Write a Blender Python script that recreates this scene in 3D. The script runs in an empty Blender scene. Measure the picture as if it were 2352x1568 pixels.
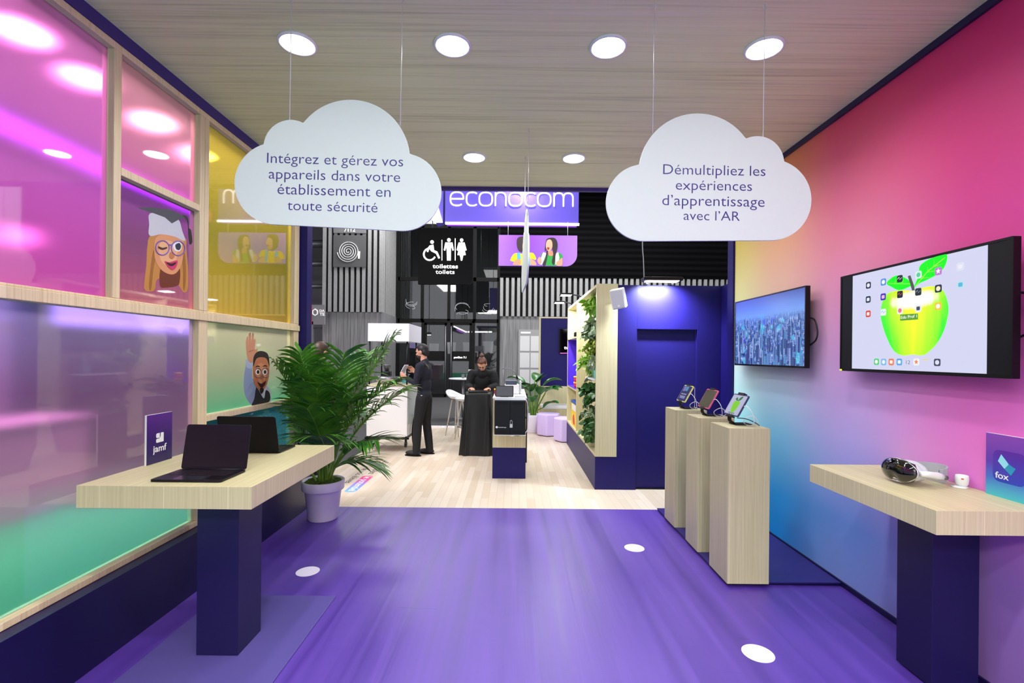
import bpy, bmesh, math, random
from mathutils import Vector, Matrix, Euler
random.seed(7)
S = bpy.context.scene
C = S.collection
PI = math.pi
R = math.radians

# ------------------------------------------------------------------ camera / world / exposure
FPX, VX, VY, H, ROLL = 1100.0, 1178.0, 815.0, 1.6, R(0.55)
cam_d = bpy.data.cameras.new('camera')
cam = bpy.data.objects.new('camera', cam_d); C.objects.link(cam)
cam_d.sensor_fit = 'HORIZONTAL'; cam_d.sensor_width = 36.0
cam_d.lens = 36.0 * FPX / 2352.0
cam_d.shift_x = -(VX - 1176.0) / 2352.0
cam_d.shift_y = (VY - 784.0) / 2352.0
cam_d.clip_start = 0.05; cam_d.clip_end = 200
cam.matrix_world = Matrix.Translation((0, 0, H)) @ Matrix.Rotation(PI / 2, 4, 'X') @ Matrix.Rotation(ROLL, 4, 'Z')
S.camera = cam
W = bpy.data.worlds.new('hall_ambient'); S.world = W
W.use_nodes = True
W.node_tree.nodes['Background'].inputs[0].default_value = (0.93, 0.95, 1.0, 1)
W.node_tree.nodes['Background'].inputs[1].default_value = 1.0
S.view_settings.view_transform = 'Standard'
S.view_settings.look = 'None'
S.view_settings.gamma = 1.0
S.view_settings.use_curve_mapping = False
S.view_settings.exposure = 0.80
S.cycles.max_bounces = 10
S.cycles.transmission_bounces = 8
S.cycles.caustics_reflective = False
S.cycles.caustics_refractive = False
S.cycles.sample_clamp_indirect = 6.0
P_DOWN, P_LOUNGE, P_HALL, P_SIDE, P_BACK = 4.3, 95.0, 600.0, 620.0, 900.0

# ------------------------------------------------------------------ photo geometry helpers
def ray(sx, sy):
    x, y = sx - VX, sy - VY
    c, s = math.cos(ROLL), math.sin(ROLL)
    return Vector(((x * c + y * s) / FPX, 1.0, -(-x * s + y * c) / FPX))
def atY(sx, sy, Y):
    r = ray(sx, sy); return Vector((r.x * Y, Y, H + r.z * Y))
def atX(sx, sy, X):
    r = ray(sx, sy); Y = X / r.x; return Vector((X, Y, H + r.z * Y))
def atZ(sx, sy, Z):
    r = ray(sx, sy); Y = (Z - H) / r.z; return Vector((r.x * Y, Y, Z))

class Fr:                                   # a flat printing surface: origin, right, up
    def __init__(s, O, U, V):
        s.O = Vector(O); s.U = Vector(U).normalized(); s.V = Vector(V).normalized(); s.N = s.U.cross(s.V)
    def p(s, u, v, n=0.0): return s.O + s.U * u + s.V * v + s.N * n
    def on(s, sx, sy):
        r = ray(sx, sy); o = Vector((0, 0, H))
        t = (s.O - o).dot(s.N) / r.dot(s.N)
        d = o + r * t - s.O
        return (d.dot(s.U), d.dot(s.V))

# ------------------------------------------------------------------ materials
def srgb(r, g, b):
    f = lambda c: (c / 255 / 12.92) if c / 255 <= 0.04045 else ((c / 255 + 0.055) / 1.055) ** 2.4
    return (f(r), f(g), f(b), 1.0)
MATS = {}
def mat(name, col=(200, 200, 200), rough=0.5, metal=0.0, emit=0.0, coat=0.0, spec=0.5, trans=0.0, ior=1.45, alpha=1.0, noise=0.0, nscale=8.0):
    if name in MATS: return MATS[name]
    m = bpy.data.materials.new(name); m.use_nodes = True
    nt = m.node_tree; b = nt.nodes['Principled BSDF']
    c = srgb(*col)
    b.inputs['Base Color'].default_value = c
    b.inputs['Roughness'].default_value = rough
    b.inputs['Metallic'].default_value = metal
    b.inputs['Coat Weight'].default_value = coat
    b.inputs['Specular IOR Level'].default_value = spec
    b.inputs['Transmission Weight'].default_value = trans
    b.inputs['IOR'].default_value = ior
    if emit:
        b.inputs['Emission Color'].default_value = c; b.inputs['Emission Strength'].default_value = emit
    if noise:
        n = nt.nodes.new('ShaderNodeTexNoise'); n.inputs['Scale'].default_value = nscale; n.inputs['Detail'].default_value = 4
        tc = nt.nodes.new('ShaderNodeTexCoord'); nt.links.new(tc.outputs['Object'], n.inputs['Vector'])
        r = nt.nodes.new('ShaderNodeValToRGB')
        r.color_ramp.elements[0].position = 0.3; r.color_ramp.elements[1].position = 0.7
        r.color_ramp.elements[0].color = tuple(x * (1 - noise) for x in c[:3]) + (1,)
        r.color_ramp.elements[1].color = tuple(min(1, x * (1 + noise)) for x in c[:3]) + (1,)
        nt.links.new(n.outputs['Fac'], r.inputs['Fac']); nt.links.new(r.outputs['Color'], b.inputs['Base Color'])
    MATS[name] = m
    return m
class NT:                                    # tiny node wiring helper
    def __init__(s, name):
        s.m = bpy.data.materials.new(name); s.m.use_nodes = True; s.t = s.m.node_tree
        s.b = s.t.nodes['Principled BSDF']; s.out = s.t.nodes['Material Output']; MATS[name] = s.m
    def n(s, kind, **kw):
        x = s.t.nodes.new('ShaderNode' + kind)
        for k, v in kw.items(): setattr(x, k, v)
        return x
    def l(s, a, b): s.t.links.new(a, b)
    def math(s, op, a, b=None, clamp=False):
        x = s.n('Math', operation=op); x.use_clamp = clamp
        for i, v in enumerate((a, b)):
            if v is None: continue
            if isinstance(v, (int, float)): x.inputs[i].default_value = v
            else: s.l(v, x.inputs[i])
        return x.outputs[0]
    def mix(s, fac, a, b, blend='MIX'):
        x = s.n('Mix', data_type='RGBA', blend_type=blend)
        for i, v in ((0, fac), (6, a), (7, b)):
            if isinstance(v, (int, float)): x.inputs[i].default_value = v
            elif isinstance(v, tuple): x.inputs[i].default_value = v
            else: s.l(v, x.inputs[i])
        return x.outputs[2]
    def ramp(s, fac, stops):
        x = s.n('ValToRGB'); e = x.color_ramp.elements
        while len(e) < len(stops): e.new(0.5)
        for el, (p, c) in zip(e, stops): el.position = p; el.color = c
        s.l(fac, x.inputs[0]); return x.outputs[0]
    def pos(s):
        g = s.n('NewGeometry'); sp = s.n('SeparateXYZ'); s.l(g.outputs['Position'], sp.inputs[0])
        s.g = g; return sp.outputs
    def noise(s, vec, scale, detail=3, dist=0.0):
        x = s.n('TexNoise'); x.inputs['Scale'].default_value = scale; x.inputs['Detail'].default_value = detail
        x.inputs['Distortion'].default_value = dist
        if vec is not None: s.l(vec, x.inputs['Vector'])
        return x.outputs[0]
    def comb(s, x, y, z):
        c = s.n('CombineXYZ')
        for i, v in enumerate((x, y, z)):
            if isinstance(v, (int, float)): c.inputs[i].default_value = v
            else: s.l(v, c.inputs[i])
        return c.outputs[0]
    def bump(s, h, strength=0.1, dist=0.01):
        x = s.n('Bump'); x.inputs['Strength'].default_value = strength; x.inputs['Distance'].default_value = dist
        s.l(h, x.inputs['Height']); s.l(x.outputs[0], s.b.inputs['Normal'])

def oak(name, base, dark, seam=0.31, rough=0.45, gain=1.0):
    """pale oak laminate: upright grain on the sides, grain along depth on the tops, pale seams"""
    k = NT(name); x, y, z = k.pos()
    nsep = k.n('SeparateXYZ'); k.l(k.g.outputs['Normal'], nsep.inputs[0])
    top = k.math('GREATER_THAN', k.math('ABSOLUTE', nsep.outputs[2]), 0.6)
    side = k.math('ADD', x, k.math('MULTIPLY', y, 1.13))
    def grain(vec):
        return k.math('ADD', k.math('MULTIPLY', k.noise(vec, 1.0, 5, 0.4), 0.65), k.math('MULTIPLY', k.noise(vec, 3.7, 4), 0.35))
    gs = grain(k.comb(k.math('MULTIPLY', side, 85), k.math('MULTIPLY', z, 1.3), 0.0))
    gt = grain(k.comb(k.math('MULTIPLY', x, 85), k.math('MULTIPLY', y, 1.3), 3.0))
    g = k.math('ADD', k.math('MULTIPLY', gt, top), k.math('MULTIPLY', gs, k.math('SUBTRACT', 1.0, top)))
    u = k.math('ADD', k.math('MULTIPLY', x, top), k.math('MULTIPLY', side, k.math('SUBTRACT', 1.0, top)))
    fr = k.math('FRACT', k.math('DIVIDE', u, seam))
    line = k.math('LESS_THAN', fr, 0.016)
    cell = k.n('TexWhiteNoise', noise_dimensions='1D'); k.l(k.math('FLOOR', k.math('DIVIDE', u, seam)), cell.inputs['W'])
    c = k.ramp(g, [(0.3, srgb(*dark)), (0.5, srgb(*base)), (0.7, srgb(*[min(255, v + 12) for v in base]))])
    c = k.mix(k.math('MULTIPLY', cell.outputs[0], 0.16), c, srgb(*dark))
    c = k.mix(k.math('MULTIPLY', line, 0.7), c, srgb(*[min(255, v + 24) for v in base]))
    k.l(c, k.b.inputs['Base Color']); k.b.inputs['Roughness'].default_value = rough
    k.bump(g, 0.05, 0.002)
    return k.m
M_OAK = oak('oak_laminate', (204, 196, 154), (188, 178, 136))
M_PINE = oak('pine_timber', (232, 214, 176), (206, 182, 136), seam=9.0)

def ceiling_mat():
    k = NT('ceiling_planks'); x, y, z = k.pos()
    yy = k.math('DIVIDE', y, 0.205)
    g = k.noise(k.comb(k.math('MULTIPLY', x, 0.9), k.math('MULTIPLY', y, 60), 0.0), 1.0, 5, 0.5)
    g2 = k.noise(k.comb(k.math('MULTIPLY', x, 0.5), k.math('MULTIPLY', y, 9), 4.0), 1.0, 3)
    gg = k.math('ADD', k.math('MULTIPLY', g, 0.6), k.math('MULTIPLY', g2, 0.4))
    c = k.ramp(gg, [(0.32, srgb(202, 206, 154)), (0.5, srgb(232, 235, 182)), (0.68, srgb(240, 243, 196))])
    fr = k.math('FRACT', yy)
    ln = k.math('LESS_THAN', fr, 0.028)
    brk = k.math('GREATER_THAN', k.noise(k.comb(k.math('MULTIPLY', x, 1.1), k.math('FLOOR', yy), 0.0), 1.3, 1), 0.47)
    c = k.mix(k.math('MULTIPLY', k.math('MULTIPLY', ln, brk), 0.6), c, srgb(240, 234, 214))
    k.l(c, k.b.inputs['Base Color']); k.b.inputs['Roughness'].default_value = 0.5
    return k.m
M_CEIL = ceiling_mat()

def vinyl_mat():
    k = NT('purple_vinyl'); x, y, z = k.pos()
    st = k.noise(k.comb(k.math('MULTIPLY', x, 9), k.math('MULTIPLY', y, 0.35), 0.0), 1.0, 4, 0.3)
    big = k.noise(k.comb(x, y, 0.0), 1.3, 3)
    c = k.ramp(st, [(0.3, srgb(68, 38, 140)), (0.7, srgb(92, 58, 170))])
    # scuffs and dropped specks
    sc = k.noise(k.comb(k.math('MULTIPLY', k.math('ADD', x, k.math('MULTIPLY', y, 0.4)), 3.2), k.math('MULTIPLY', y, 26), 0.0), 1.0, 2, 1.4)
    scm = k.math('MULTIPLY', k.math('GREATER_THAN', sc, 0.715), k.math('GREATER_THAN', big, 0.5))
    c = k.mix(k.math('MULTIPLY', scm, 0.35), c, srgb(40, 24, 110))
    k.l(c, k.b.inputs['Base Color'])
    rr = k.math('ADD', 0.26, k.math('MULTIPLY', st, 0.3)); k.l(rr, k.b.inputs['Roughness'])
    k.b.inputs['Specular IOR Level'].default_value = 1.0
    h = k.math('ADD', k.math('MULTIPLY', st, 1.0), k.math('MULTIPLY', big, 1.5))
    k.bump(h, 0.35, 0.012)
    return k.m
M_VINYL = vinyl_mat()

def parquet_mat():
    k = NT('pale_parquet'); x, y, z = k.pos()
    br = k.n('TexBrick'); br.offset = 0.37; br.inputs['Scale'].default_value = 1.0
    br.inputs['Brick Width'].default_value = 0.62; br.inputs['Row Height'].default_value = 0.085
    br.inputs['Mortar Size'].default_value = 0.0015; br.inputs['Bias'].default_value = 0.1
    br.inputs['Color1'].default_value = srgb(214, 196, 170); br.inputs['Color2'].default_value = srgb(234, 222, 203)
    br.inputs['Mortar'].default_value = srgb(196, 176, 150)
    k.l(k.comb(y, x, 0.0), br.inputs['Vector'])
    g = k.noise(k.comb(k.math('MULTIPLY', x, 40), k.math('MULTIPLY', y, 2), 0.0), 1.0, 4)
    c = k.mix(k.math('MULTIPLY', g, 0.22), br.outputs['Color'], srgb(196, 172, 140))
    k.l(c, k.b.inputs['Base Color']); k.b.inputs['Roughness'].default_value = 0.3
    return k.m
M_PARQ = parquet_mat()

def gradient_wall():
    """the printed wall: four upright colour runs, blended along the wall"""
    k = NT('printed_gradient_wall'); x, y, z = k.pos()
    v = k.math('DIVIDE', z, 3.4, clamp=True)
    def run(cs): return k.ramp(v, [(a / 3.4, tuple(min(0.92, q * 1.33) for q in srgb(*c)[:3]) + (1,)) for a, c in cs])
    r0 = run([(0.0, (132, 96, 160)), (0.55, (150, 112, 180)), (1.1, (206, 110, 188)), (1.5, (200, 92, 168)), (2.1, (200, 60, 140)), (2.7, (200, 50, 118)), (3.3, (190, 34, 100))])
    r1 = run([(0.0, (128, 146, 208)), (0.45, (104, 146, 212)), (1.05, (172, 160, 224)), (1.5, (194, 150, 206)), (2.35, (214, 124, 150)), (2.75, (216, 98, 132)), (3.3, (200, 60, 96))])
    r2 = run([(0.0, (20, 140, 214)), (0.4, (18, 146, 220)), (0.95, (120, 186, 238)), (1.4, (178, 196, 234)), (2.1, (226, 180, 160)), (2.6, (226, 164, 120)), (3.3, (214, 140, 80))])
    r3 = run([(0.0, (40, 160, 226)), (0.5, (90, 186, 236)), (1.0, (150, 214, 236)), (1.5, (190, 222, 214)), (2.2, (240, 218, 142)), (2.8, (236, 194, 86)), (3.3, (230, 172, 74))])
    def step(a, b):
        m = k.n('MapRange'); m.interpolation_type = 'SMOOTHSTEP'
        m.inputs[1].default_value = a; m.inputs[2].default_value = b; k.l(y, m.inputs[0]); return m.outputs[0]
    c = k.mix(step(2.35, 3.35), r0, r1); c = k.mix(step(3.35, 4.25), c, r2); c = k.mix(step(4.2, 5.0), c, r3)
    k.l(c, k.b.inputs['Base Color']); k.b.inputs['Roughness'].default_value = 0.6
    return k.m
M_GRAD = gradient_wall()

def pane_mat(name, stops, axis='z', lo=0.4, hi=1.85, rough=0.3, milk=0.35):
    """film-covered glazing: tinted frosted see-through, a little milky, with a polished reflecting face"""
    k = NT(name); x, y, z = k.pos()
    src = {'z': z, 'y': y}[axis]
    v = k.math('DIVIDE', k.math('SUBTRACT', src, lo), hi - lo, clamp=True)
    wob = k.noise(k.comb(x, k.math('MULTIPLY', y, 2.0), k.math('MULTIPLY', z, 2.0)), 1.2, 3)
    v = k.math('ADD', v, k.math('MULTIPLY', k.math('SUBTRACT', wob, 0.5), 0.12), clamp=True)
    c = k.ramp(v, stops)
    c = k.mix(k.g.outputs['Backfacing'], c, (0.9, 0.9, 0.9, 1))
    rf = k.n('BsdfRefraction'); rf.inputs['IOR'].default_value = 1.08; k.l(c, rf.inputs['Color'])
    rf.inputs['Roughness'].default_value = rough
    tl = k.n('BsdfTranslucent'); k.l(c, tl.inputs['Color'])
    mx = k.n('MixShader'); mx.inputs[0].default_value = milk
    k.l(rf.outputs[0], mx.inputs[1]); k.l(tl.outputs[0], mx.inputs[2])
    gl = k.n('BsdfGlossy'); gl.inputs['Roughness'].default_value = 0.03; gl.inputs['Color'].default_value = (1, 1, 1, 1)
    fr = k.n('Fresnel'); fr.inputs['IOR'].default_value = 1.75
    back = k.math('SUBTRACT', 1.0, k.g.outputs['Backfacing'])
    gm = k.n('MixShader'); k.l(k.math('MULTIPLY', fr.outputs[0], back), gm.inputs[0]); k.l(mx.outputs[0], gm.inputs[1]); k.l(gl.outputs[0], gm.inputs[2])
    k.l(gm.outputs[0], k.out.inputs['Surface'])
    return k.m

M_PURP = mat('booth_purple', (23, 17, 90), 0.45, spec=0.3, noise=0.06, nscale=2.0)
M_PURPD = mat('deep_purple', (20, 14, 66), 0.4)
M_PURPT = mat('purple_trim', (58, 38, 122), 0.5)
M_BASE = mat('base_plate_purple', (88, 78, 150), 0.35)
M_WHITE = mat('white_satin', (236, 238, 240), 0.4)
M_CLOUD = mat('cloud_white', (232, 242, 236), 0.55)
M_INK = mat('indigo_vinyl_ink', (70, 62, 134), 0.3)
M_BLACK = mat('black_plastic', (9, 9, 10), 0.35, spec=0.35)
M_BLACKM = mat('matt_black', (12, 12, 13), 0.7, spec=0.25)
M_SCREEN = mat('black_glass', (4, 4, 5), 0.08, spec=0.35)
M_LAPTOP = mat('midnight_aluminium', (22, 22, 28), 0.36, metal=0.6)
M_KEY = mat('black_keys', (14, 14, 16), 0.5)
M_STEEL = mat('brushed_steel', (190, 192, 196), 0.28, metal=1.0)
M_GREYM = mat('grey_metal', (120, 122, 126), 0.4, metal=0.6)
M_STRING = mat('nylon_string', (225, 226, 226), 0.3)
M_LAMP = mat('lamp_glow', (255, 252, 246), 0.5, emit=14.0)
M_LEDV = mat('violet_led', (190, 100, 255), 0.5, emit=2.0)
M_LEDW = mat('white_led', (252, 240, 255), 0.5, emit=4.0)
M_SIGNW = mat('sign_white_glow', (255, 255, 255), 0.5, emit=1.6)
M_CABLEW = mat('white_cable', (235, 236, 240), 0.4)
M_CABLEB = mat('black_cable', (14, 14, 15), 0.5)

# ------------------------------------------------------------------ mesh builder
class MB:
    def __init__(s): s.v = []; s.f = []; s.mi = []; s.sm = []
    def add(s, vs, fs, mi=0, smooth=False):
        o = len(s.v); s.v += [Vector(p) for p in vs]
        for f in fs: s.f.append([i + o for i in f]); s.mi.append(mi); s.sm.append(smooth)
        return s
    def box(s, x0, x1, y0, y1, z0, z1, mi=0, M=None):
        vs = [Vector((x, y, z)) for z in (z0, z1) for y in (y0, y1) for x in (x0, x1)]
        if M is not None: vs = [M @ p for p in vs]
        return s.add(vs, [(0, 2, 3, 1), (4, 5, 7, 6), (0, 1, 5, 4), (2, 6, 7, 3), (0, 4, 6, 2), (1, 3, 7, 5)], mi)
    def prism(s, fr, pts, n0, n1, mi=0, smooth=False):
        a = sum(pts[i][0] * pts[(i + 1) % len(pts)][1] - pts[(i + 1) % len(pts)][0] * pts[i][1] for i in range(len(pts)))
        if a < 0: pts = pts[::-1]
        n = len(pts)
        vs = [fr.p(u, v, n0) for u, v in pts] + [fr.p(u, v, n1) for u, v in pts]
        s.add(vs, [tuple(range(n))[::-1], tuple(range(n, 2 * n))], mi)
        o = len(s.v) - 2 * n
        for i in range(n):
            j = (i + 1) % n
            s.f.append([o + i, o + j, o + n + j, o + n + i]); s.mi.append(mi); s.sm.append(smooth)
        return s
    def tube(s, pts, r, seg=8, mi=0, closed=False, flat=None):
        pts = [Vector(p) for p in pts]; n = len(pts)
        rs = r if isinstance(r, (list, tuple)) else [r] * n
        vs = []; up = None
        for i, p in enumerate(pts):
            if closed: t = pts[(i + 1) % n] - pts[i - 1]
            else: t = pts[min(i + 1, n - 1)] - pts[max(i - 1, 0)]
            t = t.normalized() if t.length > 1e-9 else Vector((0, 0, 1))
            if up is None: up = Vector((0, 0, 1)) if abs(t.z) < 0.9 else Vector((1, 0, 0))
            a = (up - t * up.dot(t))
            a = a.normalized() if a.length > 1e-6 else t.orthogonal().normalized()
            up = a; b = t.cross(a)
            for k in range(seg):
                w = 2 * PI * k / seg
                vs.append(p + (a * math.cos(w) * (flat or 1.0) + b * math.sin(w)) * rs[i])
        fs = []
        for i in range(n if closed else n - 1):
            for k in range(seg):
                i2 = (i + 1) % n; k2 = (k + 1) % seg
                fs.append((i * seg + k, i * seg + k2, i2 * seg + k2, i2 * seg + k))
        if not closed:
            fs.append(tuple(range(seg))[::-1]); fs.append(tuple(range((n - 1) * seg, n * seg)))
        return s.add(vs, fs, mi, True)
    def lathe(s, prof, c=(0, 0, 0), seg=32, mi=0, M=None, smooth=True):
        c = Vector(c); vs = []; n = len(prof)
        for r, z in prof:
            for k in range(seg):
                a = 2 * PI * k / seg
                p = Vector((r * math.cos(a), r * math.sin(a), z))
                if M is not None: p = M @ p
                vs.append(c + p)
        fs = []
        for i in range(n - 1):
            for k in range(seg):
                k2 = (k + 1) % seg
                fs.append((i * seg + k, i * seg + k2, (i + 1) * seg + k2, (i + 1) * seg + k))
        fs.append(tuple(range(seg))[::-1]); fs.append(tuple(range((n - 1) * seg, n * seg)))
        return s.add(vs, fs, mi, smooth)
    def ball(s, c, r, M=None, seg=16, rings=10, mi=0):
        r = Vector((r, r, r)) if isinstance(r, (int, float)) else Vector(r); c = Vector(c)
        vs = []
        for i in range(1, rings):
            t = PI * i / rings
            for k in range(seg):
                a = 2 * PI * k / seg
                p = Vector((r.x * math.sin(t) * math.cos(a), r.y * math.sin(t) * math.sin(a), -r.z * math.cos(t)))
                vs.append(c + (M @ p if M is not None else p))
        bo, to = Vector((0, 0, -r.z)), Vector((0, 0, r.z))
        vs += [c + (M @ bo if M is not None else bo), c + (M @ to if M is not None else to)]
        B, T = len(vs) - 2, len(vs) - 1; fs = []
        for i in range(rings - 2):
            for k in range(seg):
                k2 = (k + 1) % seg
                fs.append((i * seg + k, i * seg + k2, (i + 1) * seg + k2, (i + 1) * seg + k))
        for k in range(seg):
            k2 = (k + 1) % seg
            fs.append((B, k2, k)); fs.append((T, (rings - 2) * seg + k, (rings - 2) * seg + k2))
        return s.add(vs, fs, mi, True)
    def limb(s, pts, rs, seg=12, mi=0):
        """tapered rounded limb: a tube with round ends"""
        s.tube(pts, rs, seg, mi)
        s.ball(pts[0], rs[0] * 0.995, seg=seg, rings=8, mi=mi); s.ball(pts[-1], rs[-1] * 0.995, seg=seg, rings=8, mi=mi)
        for p, r in zip(pts[1:-1], rs[1:-1]): s.ball(p, r * 0.99, seg=seg, rings=8, mi=mi)
        return s

def world_loc(o):
    v = Vector((0, 0, 0))
    while o is not None: v += o.location; o = o.parent
    return v
def obj(name, mb, mats, parent=None, bev=0.0, seg=2, voxel=0.0, smooth_it=0):
    me = bpy.data.meshes.new(name)
    if parent is not None: off = world_loc(parent)
    else:
        xs = [p.x for p in mb.v]; ys = [p.y for p in mb.v]; zs = [p.z for p in mb.v]
        off = Vector(((min(xs) + max(xs)) / 2, (min(ys) + max(ys)) / 2, min(zs)))
    me.from_pydata([tuple(p - off) for p in mb.v], [], mb.f)
    if not isinstance(mats, (list, tuple)): mats = [mats]
    for m in mats: me.materials.append(m)
    for p, i, sm in zip(me.polygons, mb.mi, mb.sm): p.material_index = min(i, len(mats) - 1); p.use_smooth = sm
    me.validate(); me.update()
    o = bpy.data.objects.new(name, me); C.objects.link(o)
    if parent is not None: o.parent = parent
    else: o.location = off
    if bev:
        b = o.modifiers.new('bevel', 'BEVEL'); b.width = bev; b.segments = seg; b.limit_method = 'ANGLE'; b.angle_limit = R(40)
    if voxel:
        r = o.modifiers.new('remesh', 'REMESH'); r.mode = 'VOXEL'; r.voxel_size = voxel; r.use_smooth_shade = True
        if smooth_it:
            q = o.modifiers.new('smooth', 'SMOOTH'); q.iterations = smooth_it; q.factor = 0.5
    return o
def tag(o, label=None, cat=None, group=None, kind=None):
    if label: o['label'] = label
    if cat: o['category'] = cat
    if group: o['group'] = group
    if kind: o['kind'] = kind
    return o
def thing(name, label, cat, loc=(0, 0, 0), group=None):
    o = bpy.data.objects.new(name, None); C.objects.link(o)
    o.empty_display_size = 0.1; o.location = Vector(loc)
    return tag(o, label, cat, group)
def struct(name, mb, m, bev=0.0):
    return tag(obj(name, mb, m, None, bev), kind='structure')
def dup(root, loc, label=None, rotz=None, group=None):
    def cp(o, par):
        c = o.copy(); C.objects.link(c); c.parent = par
        for ch in [q for q in bpy.data.objects if q.parent == o and q != c]: cp(ch, c)
        return c
    r = cp(root, None); r.location = Vector(loc)
    if rotz is not None: r.rotation_euler = (0, 0, rotz)
    if label: r['label'] = label
    if group: r['group'] = group
    return r
def box1(*a): return MB().box(*a)
def text_mb(fr, body, u, v, width=None, height=None, align='C', n0=0.0, depth=0.0006, off=0.0, mb=None, mi=0, tilt=0.0, sx=1.1):
    """lettering as a mesh: fitted to a width (metres) or a cap height, laid on a frame"""
    cu = bpy.data.curves.new('lettering', 'FONT'); cu.body = body; cu.size = 1.0; cu.extrude = 0.5; cu.offset = off
    cu.resolution_u = 3
    o = bpy.data.objects.new('lettering', cu); C.objects.link(o)
    bpy.context.view_layer.update()
    dg = bpy.context.evaluated_depsgraph_get()
    me = bpy.data.meshes.new_from_object(o.evaluated_get(dg))
    xs = [p.co.x for p in me.vertices]
    x0, x1 = min(xs), max(xs)
    s = width / (x1 - x0) / sx if width else height / 0.7
    sw = s * sx
    c0 = {'C': (x0 + x1) / 2, 'L': x0, 'R': x1}[align]
    ct, st = math.cos(tilt), math.sin(tilt)
    mb = mb or MB(); vs = []
    for p in me.vertices:
        a, b = (p.co.x - c0) * sw, p.co.y * s
        vs.append(fr.p(u + a * ct - b * st, v + a * st + b * ct, n0 + (p.co.z + 0.5) * depth))
    mb.add(vs, [tuple(p.vertices) for p in me.polygons], mi)
    bpy.data.objects.remove(o); bpy.data.curves.remove(cu); bpy.data.meshes.remove(me)
    return mb
def rrect(u0, u1, v0, v1, r, k=6, corners=(1, 1, 1, 1)):
    """rounded rectangle; corners = bottom-left, bottom-right, top-right, top-left"""
    out = []
    for (cx, cy, a0, on, px, py) in ((u0 + r, v0 + r, PI, corners[0], u0, v0), (u1 - r, v0 + r, 1.5 * PI, corners[1], u1, v0),
                                     (u1 - r, v1 - r, 0, corners[2], u1, v1), (u0 + r, v1 - r, 0.5 * PI, corners[3], u0, v1)):
        if not on: out.append((px, py)); continue
        for i in range(k + 1):
            a = a0 + 0.5 * PI * i / k; out.append((cx + r * math.cos(a), cy + r * math.sin(a)))
    return out
def disc(u, v, ru, rv=None, n=24, a0=0.0, a1=2 * PI, tilt=0.0):
    rv = rv or ru; full = abs(a1 - a0 - 2 * PI) < 1e-6
    out = []
    for i in range(n if full else n + 1):
        a = a0 + (a1 - a0) * i / n; x, y = ru * math.cos(a), rv * math.sin(a)
        out.append((u + x * math.cos(tilt) - y * math.sin(tilt), v + x * math.sin(tilt) + y * math.cos(tilt)))
    return out
def smooth_poly(pts, k=4):
    """closed Catmull-Rom through the points"""
    n = len(pts); out = []
    for i in range(n):
        p0, p1, p2, p3 = (Vector(pts[(i + j - 1) % n]) for j in range(4))
        for t in range(k):
            t = t / k
            q = 0.5 * ((2 * p1) + (p2 - p0) * t + (2 * p0 - 5 * p1 + 4 * p2 - p3) * t * t + (3 * p1 - p0 - 3 * p2 + p3) * t ** 3)
            out.append(tuple(q))
    return out
def curve3(pts, k=6):
    pts = [Vector(p) for p in pts]; n = len(pts); out = []
    for i in range(n - 1):
        p0, p1, p2, p3 = pts[max(i - 1, 0)], pts[i], pts[i + 1], pts[min(i + 2, n - 1)]
        for t in range(k):
            t = t / k
            out.append(0.5 * ((2 * p1) + (p2 - p0) * t + (2 * p0 - 5 * p1 + 4 * p2 - p3) * t * t + (3 * p1 - p0 - 3 * p2 + p3) * t ** 3))
    out.append(pts[-1]); return out
def lamp_area(name, loc, power, size, size_y=None, shape='DISK', rot=(0, 0, 0), col=(1, 1, 1), parent=None, spread=PI):
    d = bpy.data.lights.new(name, 'AREA'); d.energy = power; d.shape = shape; d.size = size
    if size_y: d.size_y = size_y
    d.color = col; d.spread = spread
    o = bpy.data.objects.new(name, d); C.objects.link(o); o.rotation_euler = rot
    if parent is not None: o.parent = parent; o.location = Vector(loc) - world_loc(parent)
    else: o.location = loc
    return o

# ================================================================== SETTING
XL, XLP, XR, ZC, YE, YB = -2.175, -2.10, 2.33, 3.36, 5.0, -1.6
struct('floor', box1(-2.45, 2.55, YB, YE, -0.02, 0.0), M_VINYL)
struct('floor_lounge', box1(-2.45, 4.2, YE, 10.75, -0.02, 0.0), M_PARQ)
struct('floor_hall', box1(-14, 16, 10.75, 19, -0.04, -0.02), mat('hall_carpet_grey', (66, 66, 67), 0.95, noise=0.06, nscale=40))
struct('floor_hall_side', box1(-14, -2.45, 5.0, 10.75, -0.04, -0.02), mat('hall_carpet_grey'))
struct('floor_hall_green', box1(-14, -2.45, -6, 5.0, -0.04, -0.02), mat('hall_carpet_green', (10, 140, 100), 0.95, noise=0.05, nscale=40))
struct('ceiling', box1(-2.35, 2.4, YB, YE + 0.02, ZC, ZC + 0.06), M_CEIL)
struct('trim_1', box1(-2.35, 2.4, YE + 0.02, YE + 0.06, ZC - 0.035, ZC + 0.1), M_PURPT)       # fascia over the opening
struct('trim_2', box1(-2.30, XL + 0.005, YB, YE + 0.02, 3.285, ZC), M_PURPT)                     # purple strip over the glazing
struct('trim_3', box1(XR - 0.02, XR, YB, YE + 0.02, ZC - 0.04, ZC), M_PURPD)                     # dark strip over the printed wall
# printed wall
g = MB(); g.box(XR, XR + 0.08, YB, 5.04, 0, ZC)
struct('wall_right', g, M_GRAD)
struct('baseboard_right', box1(XR - 0.012, XR, YB, 5.0, 0, 0.035), M_PURPD)
struct('trim_4', box1(XR - 0.02, XR + 0.09, 5.045, 5.17, 0, ZC), M_PURP)                          # purple end post
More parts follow.
